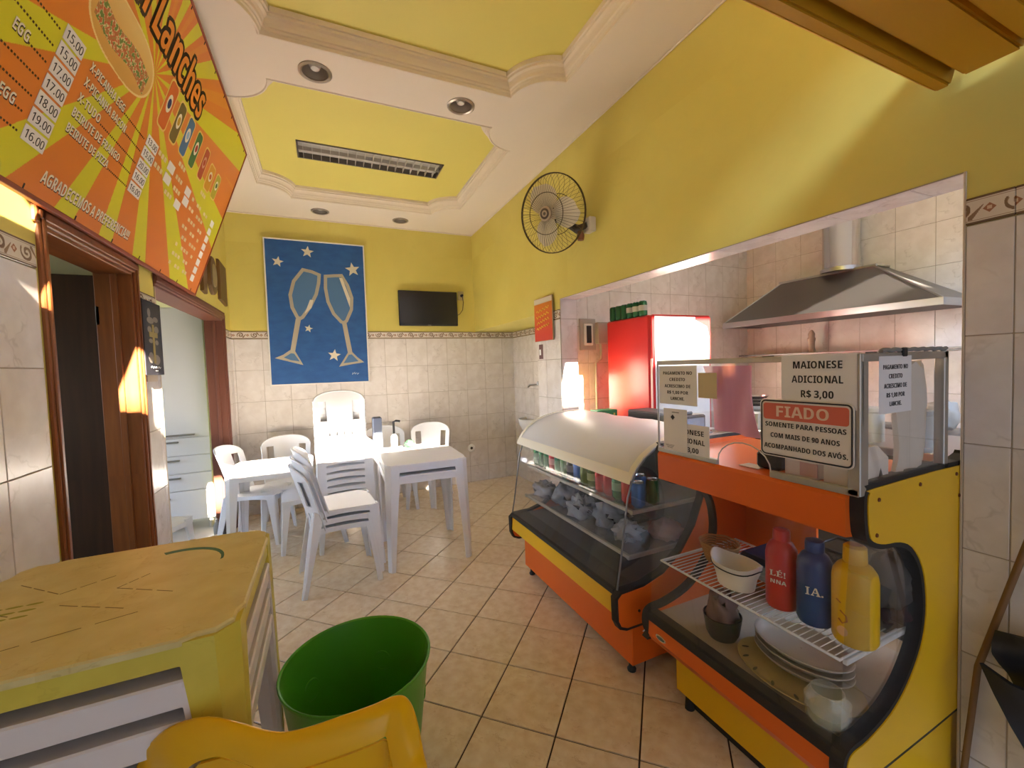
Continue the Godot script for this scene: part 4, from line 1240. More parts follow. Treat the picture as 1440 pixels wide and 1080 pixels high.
	part("diamond_mark", done(slab(st(), PackedVector2Array([Vector2(0, 0.011), Vector2(0.011, 0), Vector2(0, -0.011), Vector2(-0.011, 0)]), Vector3(-0.012, 0.05, 0.0004), Vector3.RIGHT, Vector3.UP, Vector3.BACK, 0.0004)), M.ink, q)
	for k in 4: part("printed_line", boxm(Vector3(0.045 - k * 0.006, 0.0012, 0.0002), 0.0), M.ink, q, Vector3(-0.028, -0.062 - k * 0.004, 0.0005))
	part("printed_line", boxm(Vector3(0.036, 0.0025, 0.0002), 0.0), M.ink, q, Vector3(0.002, 0.07, 0.0005))
	solo("sticky_note", done(box2(st(), Vector3(xf + 0.002, 1.34, -1.123), Vector3(xf + 0.003, 1.432, -1.043), 0.0)), mat("cdb98c", 0.8), "tan sticky note beside the far credit paper", "note")
	# things behind the screen
	var bag = st()
	var P = []
	for i in 9:
		var row = []
		for j in 9:
			var uu = j / 8.0
			var vv = i / 8.0
			row.append(Vector3(x + 0.02 + 0.015 * sin(uu * 9 + vv * 4) + 0.02 * vv, lerpf(1.455, 1.222 - 0.01 * uu, vv), lerpf(-1.125 + 0.04 * vv, -0.94 + 0.02 * vv, uu)))
		P.append(row)
	sheet(bag, P, 0.004)
	var pm = mat("f2b3cf", 0.45)
	pm.backlight_enabled = true
	pm.backlight = Color(0.5, 0.2, 0.35)
	solo("pink_bag", done(bag), pm, "pink plastic bag hanging behind the clear screen", "bag")
	for k in 2:
		var px = [1.50, 1.60][k]
		var n = st()
		P = []
		for i in 9:
			var row = []
			for j in 7: row.append(Vector3(px - 0.02 + j * 0.026 + 0.004 * sin(i * 1.3), lerpf(1.135, 1.455 - 0.02 * (j % 2) - k * 0.01, i / 8.0), z1 - 0.03 - k * 0.035 + 0.006 * sin(j * 1.9 + i * 0.7)))
			P.append(row)
		sheet(n, P, 0.012)
		solo("paper_bag", done(n), mat("d9d1c3", 0.75), ["cream paper bag standing at the near side of the clear screen", "second cream paper bag, close behind the first one"][k], "paper bag", Vector3.ZERO, "paper bags behind the clear screen")
	var nb = thing("napkin_pack", "white napkin pack with a small black triangle behind the clear screen", "napkins", Vector3(1.375, 1.1065, -0.68))
	part("pack", done(loft(st(), [[Vector3.ZERO, 0.07, 0.045], [Vector3(0, 0.08, 0), 0.07, 0.045], [Vector3(-0.01, 0.115, 0), 0.045, 0.035]])), mat("e4ddd2", 0.6), nb)
	part("triangle_mark", done(slab(st(), PackedVector2Array([Vector2(-0.012, 0), Vector2(0.012, 0), Vector2(0, 0.028)]), Vector3(0.03, 0.025, 0.045), Vector3.RIGHT, Vector3.UP, Vector3.BACK, 0.001)), M.ink, nb)
	var tb = thing("napkin_holder", "white and black holder behind the FIADO plate", "holder", Vector3(1.36, 1.1065, -0.80))
	part("holder_body", done(box2(st(), Vector3(-0.04, 0, -0.05), Vector3(0.04, 0.10, 0.05), 0.006)), mat("d8d0c8", 0.5), tb)
	part("holder_label", done(box2(st(), Vector3(-0.042, 0.01, 0.0), Vector3(-0.0395, 0.05, 0.05), 0.0)), mat("c9a0a0", 0.6), tb)
	solo("till_tray", done(box2(st(), Vector3(1.33, 1.1065, -0.955), Vector3(1.50, 1.165, -0.87), 0.01)), M.black, "black tray inside the hatch of the clear screen", "tray")
	solo("orange_cloth", lump(Vector3(0.05, 0.02, 0.05), 91, 0.3), mat("c0622a", 0.8), "orange cloth on the black tray inside the hatch", "cloth", Vector3(1.40, 1.164, -0.915))
	solo("receipt", done(box2(st(), Vector3(1.31, 1.168, -1.0), Vector3(1.36, 1.17, -0.93), 0.0)), M.paper, "small receipt lying at the hatch", "receipt", Vector3(0, -0.0615, 0))

# ---------- kitchen ----------
func kitchen():
	var t = thing("drinks_fridge", "tall red drinks fridge in the kitchen, its white front glaring in the sun", "fridge")
	part("cabinet", done(box2(st(), Vector3(2.24, 0.06, -2.96), Vector3(2.84, 1.83, -2.45), 0.012)), M.red, t)
	part("plinth", done(box2(st(), Vector3(2.26, 0.0, -2.94), Vector3(2.82, 0.062, -2.47), 0.004)), M.rubber, t)
	var d = part("fridge_door", done(box2(st(), Vector3(2.24, 0.08, -2.446), Vector3(2.84, 1.83, -2.40), 0.014)), M.red, t)
	part("advert_panel", done(slab(st(), PackedVector2Array([Vector2(2.252, 0.35), Vector2(2.81, 0.35), Vector2(2.81, 1.66), Vector2(2.79, 1.74), Vector2(2.66, 1.79), Vector2(2.66, 1.815), Vector2(2.252, 1.815)]), Vector3(0, 0, -2.40), Vector3.RIGHT, Vector3.UP, Vector3.BACK, 0.002)), mat("e9e7e6", 0.3), d)
	part("handle", done(box2(st(), Vector3(2.236, 0.9, -2.435), Vector3(2.241, 1.5, -2.412), 0.002)), mat("d9a59b", 0.3), d)
	var green = mat("2f6b45", 0.25, 0.4)
	for k in 6:
		can("drink_can", "green drink can on the red fridge, %s from the back" % ordinal(k), "cans on top of the fridge", green, mat("b9b3a6", 0.4) if k > 2 else null, Vector3(2.283, 1.83, -2.915 + k * 0.072))
	# fuse box
	t = thing("fuse_box", "grey plate with a white framed breaker beside the red fridge", "fuse box")
	part("plate", done(box2(st(), Vector3(2.115, 1.60, KZ + 0.004), Vector3(2.285, 1.885, KZ + 0.02), 0.004)), mat("b3aca6", 0.6), t)
	part("breaker_frame", done(box2(st(), Vector3(2.15, 1.645, KZ + 0.02), Vector3(2.245, 1.84, KZ + 0.035), 0.004)), M.white, t)
	part("breaker", done(box2(st(), Vector3(2.172, 1.665, KZ + 0.035), Vector3(2.222, 1.82, KZ + 0.045), 0.003)), mat("3b3a3c", 0.5), t)
	t = thing("junction_box", "plain grey box with a conduit between the breaker and the fridge", "junction box")
	part("box_body", done(box2(st(), Vector3(2.275, 1.655, KZ + 0.006), Vector3(2.42, 1.85, KZ + 0.07), 0.006)), mat("bdb5ae", 0.6), t)
	part("conduit", tubem([Vector3(2.33, 1.655, KZ + 0.03), Vector3(2.33, 1.52, KZ + 0.03), Vector3(2.27, 1.48, KZ + 0.03), Vector3(2.27, 0.9, KZ + 0.03)], 0.012, 8), mat("c9c2bb", 0.6), t)
	# counter behind the cases
	t = thing("service_counter", "steel service counter behind the curved glass case", "counter")
	part("worktop", done(box2(st(), Vector3(1.965, 0.985, -2.95), Vector3(2.225, 1.015, -1.55), 0.004)), M.steel, t)
	part("counter_body", done(box2(st(), Vector3(1.975, 0.0, -2.94), Vector3(2.215, 0.986, -1.56), 0.004)), mat("9a948e", 0.6), t)
	t = thing("green_carton", "green carton with pale marks on the counter under the fuse box", "carton", Vector3(2.07, 1.015, -2.80))
	part("carton", done(box2(st(), Vector3(-0.1, 0, -0.05), Vector3(0.1, 0.085, 0.05), 0.004)), mat("1f7a4a", 0.5), t)
	for k in 6: part("printed_mark", done(box2(st(), Vector3(-0.09 + k * 0.03, 0.03 + 0.012 * (k % 2), 0.05), Vector3(-0.075 + k * 0.03, 0.045 + 0.012 * (k % 2), 0.0505), 0.0)), mat("c8c95a", 0.6), t)
	t = thing("dark_tray", "dark framed grey tray leaning behind the white canvas cover", "tray", Vector3(2.05, 1.015, -2.15), 0.0)
	part("tray_rim", done(box2(st(), Vector3(-0.07, 0.0, -0.25), Vector3(0.12, 0.125, 0.27), 0.01)), mat("35353a", 0.5), t)
	part("tray_panel", done(box2(st(), Vector3(-0.05, 0.02, 0.27), Vector3(0.10, 0.105, 0.272), 0.0)), mat("8b8f9a", 0.5), t)
	part("tray_grip", done(box2(st(), Vector3(-0.02, 0.125, 0.12), Vector3(0.04, 0.145, 0.24), 0.005)), mat("2b2b30", 0.5), t)
	# hood and duct
	t = thing("range_hood", "stainless steel pyramid range hood on the kitchen wall", "range hood")
	var s = st()
	var lo = [Vector3(3.75, 1.838, -3.02), Vector3(3.75, 1.838, -1.36), Vector3(4.34, 1.838, -1.36), Vector3(4.34, 1.838, -3.02)]
	var hi = [Vector3(4.14, 2.2, -2.68), Vector3(4.14, 2.2, -1.92), Vector3(4.34, 2.2, -1.92), Vector3(4.34, 2.2, -2.68)]
	var mid = Vector3(4.1, 1.9, -2.2)
	for k in 4:
		var l = (k + 1) % 4
		quad(s, lo[k], lo[l], hi[l], hi[k], (lo[k] + lo[l]) * 0.5 - mid)
	quad(s, hi[0], hi[1], hi[2], hi[3], Vector3.UP)
	part("canopy", done(s), M.dull_steel, t)
	part("rim_band", done(box2(st(), Vector3(3.742, 1.79, -3.028), Vector3(3.752, 1.842, -1.352), 0.002)), M.steel, t)
	part("rim_band", done(box2(st(), Vector3(3.742, 1.79, -1.36), Vector3(4.34, 1.842, -1.352), 0.002)), M.steel, t)
	part("rim_band", done(box2(st(), Vector3(3.742, 1.79, -3.028), Vector3(4.34, 1.842, -3.02), 0.002)), M.steel, t)
	part("ridge_seam", tubem([lo[1], hi[1]], 0.008, 6), M.steel, t)
	part("ridge_seam", tubem([lo[0], hi[0]], 0.006, 6), M.steel, t)
	part("top_rail", done(box2(st(), Vector3(4.13, 2.195, -2.7), Vector3(4.34, 2.215, -1.9), 0.003)), M.steel, t)
	part("underside", done(box2(st(), Vector3(3.76, 1.80, -3.01), Vector3(4.33, 1.806, -1.37), 0.0)), mat("5a5654", 0.5, 0.7), t)
	part("duct", lathem([Vector2(0.145, 2.21), Vector2(0.135, 2.225), Vector2(0.135, 2.95)], 32), M.chrome, t, Vector3(4.2, 0, -2.19))
	part("duct_collar", lathem([Vector2(0.15, 2.208), Vector2(0.15, 2.24), Vector2(0.136, 2.245)], 32), M.steel, t, Vector3(4.2, 0, -2.19))
	# stove and shelf below the hood
	t = thing("stove", "steel stove counter under the range hood", "stove")
	part("stove_body", done(box2(st(), Vector3(3.76, 0.1, -2.95), Vector3(4.33, 0.86, -1.40), 0.006)), mat("8d8a88", 0.4, 0.8), t)
	part("cooktop", done(box2(st(), Vector3(3.72, 0.86, -2.98), Vector3(4.335, 0.90, -1.37), 0.004)), M.dull_steel, t)
	for k in 4: part("leg", done(box2(st(), Vector3(3.78 + (k % 2) * 0.5, 0, -2.9 + (k / 2) * 1.42), Vector3(3.82 + (k % 2) * 0.5, 0.1, -2.86 + (k / 2) * 1.42), 0.002)), M.dull_steel, t)
	for k in 3: part("burner", lathem([Vector2(0.11, 0.90), Vector2(0.11, 0.915), Vector2(0.06, 0.92), Vector2(0, 0.92)], 20), M.black, t, Vector3(4.03, 0, -2.7 + k * 0.5))
	t = thing("wall_shelf", "thin steel shelf on the tiles below the range hood", "shelf")
	part("board", done(box2(st(), Vector3(4.14, 1.498, -3.15), Vector3(4.335, 1.512, -0.9), 0.002)), M.dull_steel, t)
	for z in [-2.9, -2.0, -1.1]: part("bracket", done(box2(st(), Vector3(4.15, 1.47, z), Vector3(4.335, 1.499, z + 0.015), 0.002)), M.dull_steel, t)
	solo("pepper_mill", lathem([Vector2(0, 0), Vector2(0.03, 0), Vector2(0.032, 0.02), Vector2(0.024, 0.05), Vector2(0.026, 0.10), Vector2(0.033, 0.13), Vector2(0.024, 0.15), Vector2(0.028, 0.175), Vector2(0.018, 0.20), Vector2(0.006, 0.215), Vector2(0, 0.215)], 18), mat("b09a86", 0.5), "pale turned pepper mill on the shelf under the hood", "pepper mill", Vector3(4.24, 1.512, -2.46))
	solo("red_box", done(box2(st(), Vector3(-0.03, 0, -0.06), Vector3(0.03, 0.03, 0.06), 0.003)), mat("a5322c", 0.5), "small red box at the near end of the shelf under the hood", "box", Vector3(4.24, 1.512, -1.12))
	# prep table with pots seen through the clear screen
	t = thing("prep_table", "steel prep table in the kitchen seen through the clear screen", "table")
	part("worktop", done(box2(st(), Vector3(2.60, 0.96, -2.1), Vector3(3.25, 1.0, -0.75), 0.004)), M.steel, t)
	part("cupboard", done(box2(st(), Vector3(2.64, 0.0, -2.06), Vector3(3.22, 0.962, -0.8), 0.004)), mat("4a4644", 0.5), t)
	for k in 4: solo("steel_bowl", lathem([Vector2(0, 0.002), Vector2(0.03, 0.002), Vector2(0.06, 0.02), Vector2(0.075, 0.035), Vector2(0.078, 0.035), Vector2(0.062, 0.016), Vector2(0.03, 0.0), Vector2(0, 0.0)], 24), M.chrome, "%s shiny steel bowl of the pile on the prep table" % ["lowest", "second lowest", "third", "topmost"][k], "bowl", Vector3(2.70, 1.0 + 0.12 + k * 0.022, -1.93), "steel bowls on the prep table")
	t = solo("food_container", done(box2(st(), Vector3(-0.09, 0, -0.09), Vector3(0.09, 0.118, 0.09), 0.01)), mat("d3cbbd", 0.5), "pale square container under the pile of steel bowls", "container", Vector3(2.70, 1.0, -1.93))
	solo("white_sack", lump(Vector3(0.12, 0.12, 0.09), 101, 0.2), mat("d9d3c9", 0.7), "white sack on the stove near the serving opening", "sack", Vector3(4.03, 0.92, -1.46))
	for k in 3: solo("storage_tin", lathem([Vector2(0, 0), Vector2(0.07, 0), Vector2(0.07, 0.16), Vector2(0.073, 0.162), Vector2(0.073, 0.185), Vector2(0, 0.19)], 24), mat(["8f2f22", "c7c0b4", "6f6a62"][k], 0.35, 0.3), ["dark red", "pale grey", "dark grey"][k] + " storage tin on the prep table behind the clear screen", "tin", Vector3(2.75, 1.0, -1.5 + k * 0.2))

# ---------- room fittings ----------
func fittings():
	painting()
	television()
	downlights()
	louvre_lamp()
	fan()
	var t = thing("socket", "cream wall socket with a plug right of the television", "socket", Vector3(1.624, 2.39, ZB + 0.0))
	part("socket_plate", done(slab(st(), rounded(0.075, 0.11, 0.008), Vector3.ZERO, Vector3.RIGHT, Vector3.UP, Vector3.BACK, 0.012, 0.003)), mat("b8a878", 0.5), t)
	part("plug", lathem([Vector2(0, 0.04), Vector2(0.014, 0.04), Vector2(0.018, 0.0)], 14), M.black, t, Vector3(0.008, 0, 0.01), Basis(Vector3.RIGHT, PI / 2))
	part("cord", tubem([Vector3(0.008, -0.01, 0.045), Vector3(0.02, -0.09, 0.04), Vector3(0.01, -0.18, 0.03), Vector3(-0.03, -0.235, 0.025), Vector3(-0.07, -0.25, 0.03)], 0.004, 6), mat("2c2a22", 0.5), t)
	t = thing("socket", "round white wall socket low on the tiles of the back wall", "socket", Vector3(1.688, 0.442, ZB + 0.005))
	part("socket_plate", lathem([Vector2(0, 0.012), Vector2(0.042, 0.012), Vector2(0.05, 0.006), Vector2(0.05, 0)], 24), M.white, t, Vector3.ZERO, Basis(Vector3.RIGHT, PI / 2))
	part("socket_hole", lathem([Vector2(0, 0.014), Vector2(0.017, 0.0135), Vector2(0.018, 0.012)], 16), M.black, t, Vector3.ZERO, Basis(Vector3.RIGHT, PI / 2))
	niche()
	posters()
	ornament()
	cabinet()
	clutter()
func star(r, c, a = 0.0):
	var p = PackedVector2Array()
	for i in 10: p.append(c + Vector2(sin(TAU * i / 10 + a), cos(TAU * i / 10 + a)) * (r if i % 2 == 0 else r * 0.42))
	return p
func smooth_poly(a, n = 5):
	var c = Curve2D.new()
	var p = PackedVector2Array()
	var m = a.size()
	for i in m:
		var p0 = a[(i + m - 1) % m]
		var p1 = a[i]
		var p2 = a[(i + 1) % m]
		var p3 = a[(i + 2) % m]
		for k in n: p.append(p1.cubic_interpolate(p2, p0, p3, k / float(n)))
	return p
func painting():
	var t = thing("painting", "tall blue painting of two toasting champagne glasses and stars", "painting", Vector3(-0.52, 1.36, ZB + 0.008))
	t.rotation.z = -0.004
	var cn = noise(0.02, 4, 77)
	var blue = textured(mat("ffffff", 0.7), picture(256, 256, func(x, y):
		var g = cn.get_noise_2d(x, y * 2.0) * 0.5 + 0.5
		return Color("23508a").lerp(Color("2f62a0"), g)), 1.0)
	part("canvas", done(box2(st(), Vector3(0.008, 0.008, 0), Vector3(0.985, 1.545, 0.03), 0.002)), blue, t)
	for q in [[-0.004, -0.004, 0.997, 0.009], [-0.004, 1.544, 0.997, 1.557], [-0.004, 0, 0.009, 1.553], [0.984, 0, 0.997, 1.553]]: part("edge_strip", done(box2(st(), Vector3(q[0], q[1], 0), Vector3(q[2], q[3], 0.034), 0.001)), mat("e8e4dc", 0.6), t)
	var sand = mat("b0a48e", 0.75)
	var pale = mat("d9cdb4", 0.7)
	var tint = mat("4d739b", 0.7)
	var flat = func(called, p, m, z): part(called, done(slab(st(), p, Vector3(0, 0, 0.03), Vector3.RIGHT, Vector3.UP, Vector3.BACK, z)), m, t)
	var i = 0
	for q in [[0.123, 1.31, 0.058], [0.412, 1.435, 0.065], [0.865, 1.275, 0.08], [0.387, 0.606, 0.044], [0.632, 0.311, 0.07]]:
		flat.call("star", star(q[2], Vector2(q[0], q[1]), [0.2, 0.1, -0.15, 0.25, 0.15][i]), pale, 0.003)
		i += 1
	var bowls = [pv([[0.352, 1.259], [0.45, 1.24], [0.536, 1.205], [0.525, 1.10], [0.495, 0.976], [0.427, 0.835], [0.345, 0.715], [0.305, 0.69], [0.268, 0.72], [0.222, 0.826], [0.208, 0.965], [0.25, 1.12]]), pv([[0.564, 1.198], [0.66, 1.21], [0.755, 1.218], [0.82, 1.10], [0.86, 0.96], [0.85, 0.82], [0.79, 0.685], [0.75, 0.655], [0.71, 0.67], [0.631, 0.765], [0.578, 0.90], [0.558, 1.05]])]
	for b in bowls:
		var o = PackedVector2Array(b)
		flat.call("glass_outline", o, sand, 0.002)
		flat.call("glass_fill", inset(o, 0.034), tint, 0.003)
	flat.call("stem", pv([[0.268, 0.715], [0.315, 0.70], [0.245, 0.36], [0.20, 0.37]]), sand, 0.0025)
	flat.call("stem", pv([[0.728, 0.675], [0.775, 0.675], [0.822, 0.345], [0.776, 0.33]]), sand, 0.0025)
	flat.call("foot", pv([[0.194, 0.372], [0.245, 0.362], [0.318, 0.21], [0.20, 0.245], [0.05, 0.29], [0.13, 0.325]]), sand, 0.0027)
	flat.call("foot", pv([[0.772, 0.335], [0.822, 0.345], [0.88, 0.28], [0.946, 0.226], [0.80, 0.205], [0.676, 0.182], [0.72, 0.25]]), sand, 0.0027)
	flat.call("foot_fill", pv([[0.205, 0.34], [0.235, 0.335], [0.285, 0.25], [0.20, 0.265], [0.135, 0.295]]), tint, 0.0033)
	flat.call("foot_fill", pv([[0.785, 0.315], [0.815, 0.318], [0.885, 0.24], [0.80, 0.228], [0.725, 0.22]]), tint, 0.0033)
	flat.call("gleam", pv([[0.415, 0.92], [0.448, 0.915], [0.425, 0.83], [0.355, 0.765]]), pale, 0.0036)
	flat.call("gleam", pv([[0.72, 1.175], [0.752, 1.172], [0.825, 0.95], [0.818, 0.85]]), pale, 0.0036)
	part("signature", tubem([Vector3(0.812, 0.09, 0.031), Vector3(0.82, 0.112, 0.031), Vector3(0.828, 0.095, 0.031), Vector3(0.84, 0.118, 0.031), Vector3(0.845, 0.092, 0.031), Vector3(0.862, 0.11, 0.031), Vector3(0.866, 0.09, 0.031), Vector3(0.882, 0.105, 0.031)], 0.002, 5), M.white, t)
func television():
	var t = thing("television", "black flat television switched off on the yellow back wall", "television", Vector3(1.198, 2.213, ZB + 0.05), -0.02)
	part("casing", done(box2(st(), Vector3(-0.357, -0.209, -0.02), Vector3(0.357, 0.209, 0.012), 0.006)), M.black, t)
	part("screen", done(box2(st(), Vector3(-0.345, -0.190, 0.011), Vector3(0.345, 0.198, 0.0135), 0.0)), mat("232225", 0.18), t)
	part("wall_bracket", done(box2(st(), Vector3(-0.1, -0.1, -0.048), Vector3(0.1, 0.1, -0.019), 0.002)), M.dull_steel, t)
	part("badge", done(box2(st(), Vector3(-0.02, -0.204, 0.012), Vector3(0.02, -0.198, 0.0135), 0.0)), M.dull_steel, t)
func downlights():
	var i = 0
	for p in [Vector2(0.036, -2.623), Vector2(0.884, -2.625), Vector2(0.043, -4.833), Vector2(0.866, -4.847)]:
		var t = thing("downlight", "recessed round ceiling lamp, " + ["left one between the two yellow trays", "right one between the two yellow trays", "left one near the back wall", "right one near the back wall"][i], "lamp", Vector3(p.x, YC, p.y), 0.0, "recessed ceiling lamps")
		part("ring", lathem([Vector2(0.07, 0.004), Vector2(0.068, -0.006), Vector2(0.078, -0.011), Vector2(0.088, -0.006), Vector2(0.088, 0.0)], 32), mat("a89a8c", 0.3, 0.6), t)
		part("reflector", lathem([Vector2(0.071, -0.002), Vector2(0.068, 0.03), Vector2(0.055, 0.07), Vector2(0.03, 0.09), Vector2(0.0, 0.09)], 32), mat("b5aba0", 0.3, 0.5), t)
		part("bulb", lathem([Vector2(0, 0.012), Vector2(0.022, 0.016), Vector2(0.032, 0.035), Vector2(0.026, 0.06), Vector2(0.014, 0.085)], 20), mat("cfc8bc", 0.2), t)
		i += 1
func louvre_lamp():
	var y = YC + 0.105
	var t = thing("louvre_lamp", "long recessed ceiling lamp with a mirrored louvre grid, switched off", "lamp", Vector3(0.467, y, -3.77))
	var W = 0.58
	var H = 0.14
	for q in [[-W, -H, W, -H + 0.012], [-W, H - 0.012, W, H], [-W, -H, -W + 0.012, H], [W - 0.012, -H, W, H]]: part("frame", done(box2(st(), Vector3(q[0], -0.008, q[1]), Vector3(q[2], 0.06, q[3]), 0.001)), mat("6e665e", 0.4, 0.7), t)
	part("back_reflector", done(box2(st(), Vector3(-W, 0.035, -H), Vector3(W, 0.039, H), 0.0)), mat("c9c2b6", 0.3), t)
	for k in 17: part("louvre_blade", boxm(Vector3(0.003, 0.03, 2 * H - 0.024), 0.0), mat("d6cfc4", 0.35), t, Vector3(-W + 0.012 + (k + 0.5) * (2 * W - 0.024) / 17.0, 0.008, 0))
	part("louvre_spine", boxm(Vector3(2 * W - 0.024, 0.032, 0.012), 0.001), mat("b8b0a4", 0.3), t, Vector3(0, 0.008, 0))
	for z in [-0.065, 0.065]: part("tube_lamp", tubem([Vector3(-W + 0.03, 0.027, z), Vector3(W - 0.03, 0.027, z)], 0.008, 10), mat("dcd8d0", 0.3), t)
func fan():
	var t = thing("wall_fan", "oscillating wall fan with a dark wire cage on the yellow right wall", "fan", Vector3(1.53, 2.55, -2.62))
	var zz = Vector3(-0.88, -0.22, 0.44).normalized()
	var xx = Vector3.UP.cross(zz).normalized()
	var yy = zz.cross(xx)
	var B = Basis(xx, yy, zz)
	var R = 0.265
	var wire = mat("4a3a14", 0.5)
	var ring = func(r, z, th):
		var p = []
		for i in 48: p.append(B * Vector3(cos(TAU * i / 48) * r, sin(TAU * i / 48) * r, z))
		return tubem(p, th, 6, true)
	var cage = part("cage", ring.call(R, 0.0, 0.0042), wire, t)
	part("cage_ring", ring.call(R * 0.52, 0.075, 0.0026), wire, cage)
	part("cage_ring", ring.call(R * 0.52, -0.075, 0.0026), wire, cage)
	part("cage_ring", ring.call(R, -0.012, 0.0035), wire, cage)
	var s = st()
	for i in 60:
		var d = Vector3(cos(TAU * i / 60), sin(TAU * i / 60), 0)
		for q in [1.0, -1.0]:
			if q < 0 and i % 2 == 1: continue
			tube(s, [B * (d * 0.05 + Vector3(0, 0, 0.085 * q)), B * (d * R * 0.52 + Vector3(0, 0, 0.075 * q)), B * (d * R * 0.85 + Vector3(0, 0, 0.045 * q)), B * (d * R)], 0.0011, 4)
	part("spokes", done(s), wire, cage)
	var cap = part("hub_badge", lathem([Vector2(0, 0.012), Vector2(0.03, 0.012), Vector2(0.046, 0.006), Vector2(0.05, 0.0), Vector2(0.05, -0.006)], 24), mat("b8a58e", 0.4), t, zz * 0.083, B * Basis(Vector3.RIGHT, PI / 2))
	part("hub_grill", lathem([Vector2(0.022, 0.0125), Vector2(0.034, 0.0125), Vector2(0.036, 0.0105)], 24), mat("5a4e44", 0.5), cap)
	part("hub_grill", lathem([Vector2(0, 0.0135), Vector2(0.01, 0.0135), Vector2(0.011, 0.0115)], 16), mat("6a5e52", 0.5), cap)
	var bl = mat("e0d4ba", 0.35)
	bl.backlight_enabled = true
	bl.backlight = Color(0.25, 0.22, 0.15)
	for k in 3:
		var a = [1.95, -0.15, -2.05][k]
		var P = []
		for i in 9:
			var r = lerpf(0.03, 0.225, i / 8.0)
			var w = 0.055 * sin(clampf(i / 8.0 * 0.85 + 0.15, 0, 1) * PI) + 0.028 + 0.02 * sin(i / 8.0 * PI * 0.8)
			if i == 8: w *= 0.35
			var row = []
			for j in 5:
				var v = (j / 4.0 - 0.5) * 2.0
				var p = Vector3(r, v * w, 0.02 * v + 0.01 * v * v)
				row.append(B * p.rotated(Vector3(0, 0, 1), a))
			P.append(row)
		part("blade", done(sheet(st(), P, 0.002)), bl, t)
	part("hub", lathem([Vector2(0, 0.04), Vector2(0.03, 0.035), Vector2(0.036, 0.0), Vector2(0.036, -0.03), Vector2(0, -0.03)], 20), bl, t, Vector3.ZERO, B * Basis(Vector3.RIGHT, PI / 2))
	part("motor", lathem([Vector2(0, -0.03), Vector2(0.05, -0.04), Vector2(0.058, -0.07), Vector2(0.052, -0.13), Vector2(0.03, -0.15), Vector2(0, -0.155)], 24), mat("3b3127", 0.45), t, Vector3.ZERO, B * Basis(Vector3.RIGHT, PI / 2))
	var w = Vector3(XR - 1.53, 2.46 - 2.55, -2.50 + 2.62)
	part("arm", tubem([-zz * 0.13, -zz * 0.15 + Vector3(0.02, -0.06, 0.02), Vector3(0.17, -0.11, 0.06), w + Vector3(-0.05, 0.0, 0)], [0.022, 0.026, 0.03, 0.02], 10), mat("3b3127", 0.5), t)
	part("knob", lathem([Vector2(0, -0.03), Vector2(0.022, -0.03), Vector2(0.028, 0.0), Vector2(0.02, 0.03), Vector2(0, 0.03)], 14), mat("7a4a2c", 0.4), t, Vector3(0.185, -0.16, 0.08))
	part("wall_plate", done(box2(st(), w + Vector3(-0.055, -0.05, -0.045), w + Vector3(0.0, 0.05, 0.04), 0.006)), mat("d9cfbd", 0.5), t)
	part("pull_cord", tubem([B * Vector3(0.0, 0.05, -0.04), B * Vector3(0.03, 0.10, -0.02)], 0.008, 6), mat("3b3127", 0.5), t)
func niche():
	var t = thing("wall_tap", "small metal tap on a pipe in the tiled niche", "tap")
	part("pipe", tubem([Vector3(XN - 0.015, 1.246, -4.28), Vector3(XN - 0.02, 1.1, -4.28), Vector3(XN - 0.02, 0.9, -4.31), Vector3(XN - 0.02, 0.72, -4.34)], 0.011, 8), mat("a8957f", 0.4, 0.4), t)
	part("spout", tubem([Vector3(XN - 0.01, 1.246, -4.28), Vector3(XN - 0.04, 1.25, -4.36), Vector3(XN - 0.07, 1.245, -4.52), Vector3(XN - 0.07, 1.22, -4.57)], 0.011, 8), M.steel, t)
	part("valve", lathem([Vector2(0, -0.02), Vector2(0.018, -0.02), Vector2(0.018, 0.02), Vector2(0, 0.025)], 12), M.steel, t, Vector3(XN - 0.04, 1.265, -4.36))
	t = thing("wall_basin", "small white basin on the niche wall below the tap", "basin", Vector3(XN - 0.005, 0.66, -4.62))
	var P = []
	for q in [[0.2, 0.0], [0.7, 0.02], [0.92, 0.09], [1.0, 0.16], [0.94, 0.165], [0.85, 0.10], [0.4, 0.04]]:
		var row = []
		for k in 17:
			var a = PI / 2 + PI * k / 16.0
			row.append(Vector3(cos(a) * 0.17 * q[0], q[1], sin(a) * 0.17 * q[0]))
		P.append(row)
	part("bowl", done(sheet(st(), P, 0.004)), M.white, t)
	part("drain_pipe", tubem([Vector3(-0.03, 0.0, 0), Vector3(-0.03, -0.2, 0), Vector3(-0.005, -0.25, 0)], 0.016, 8), M.white, t)
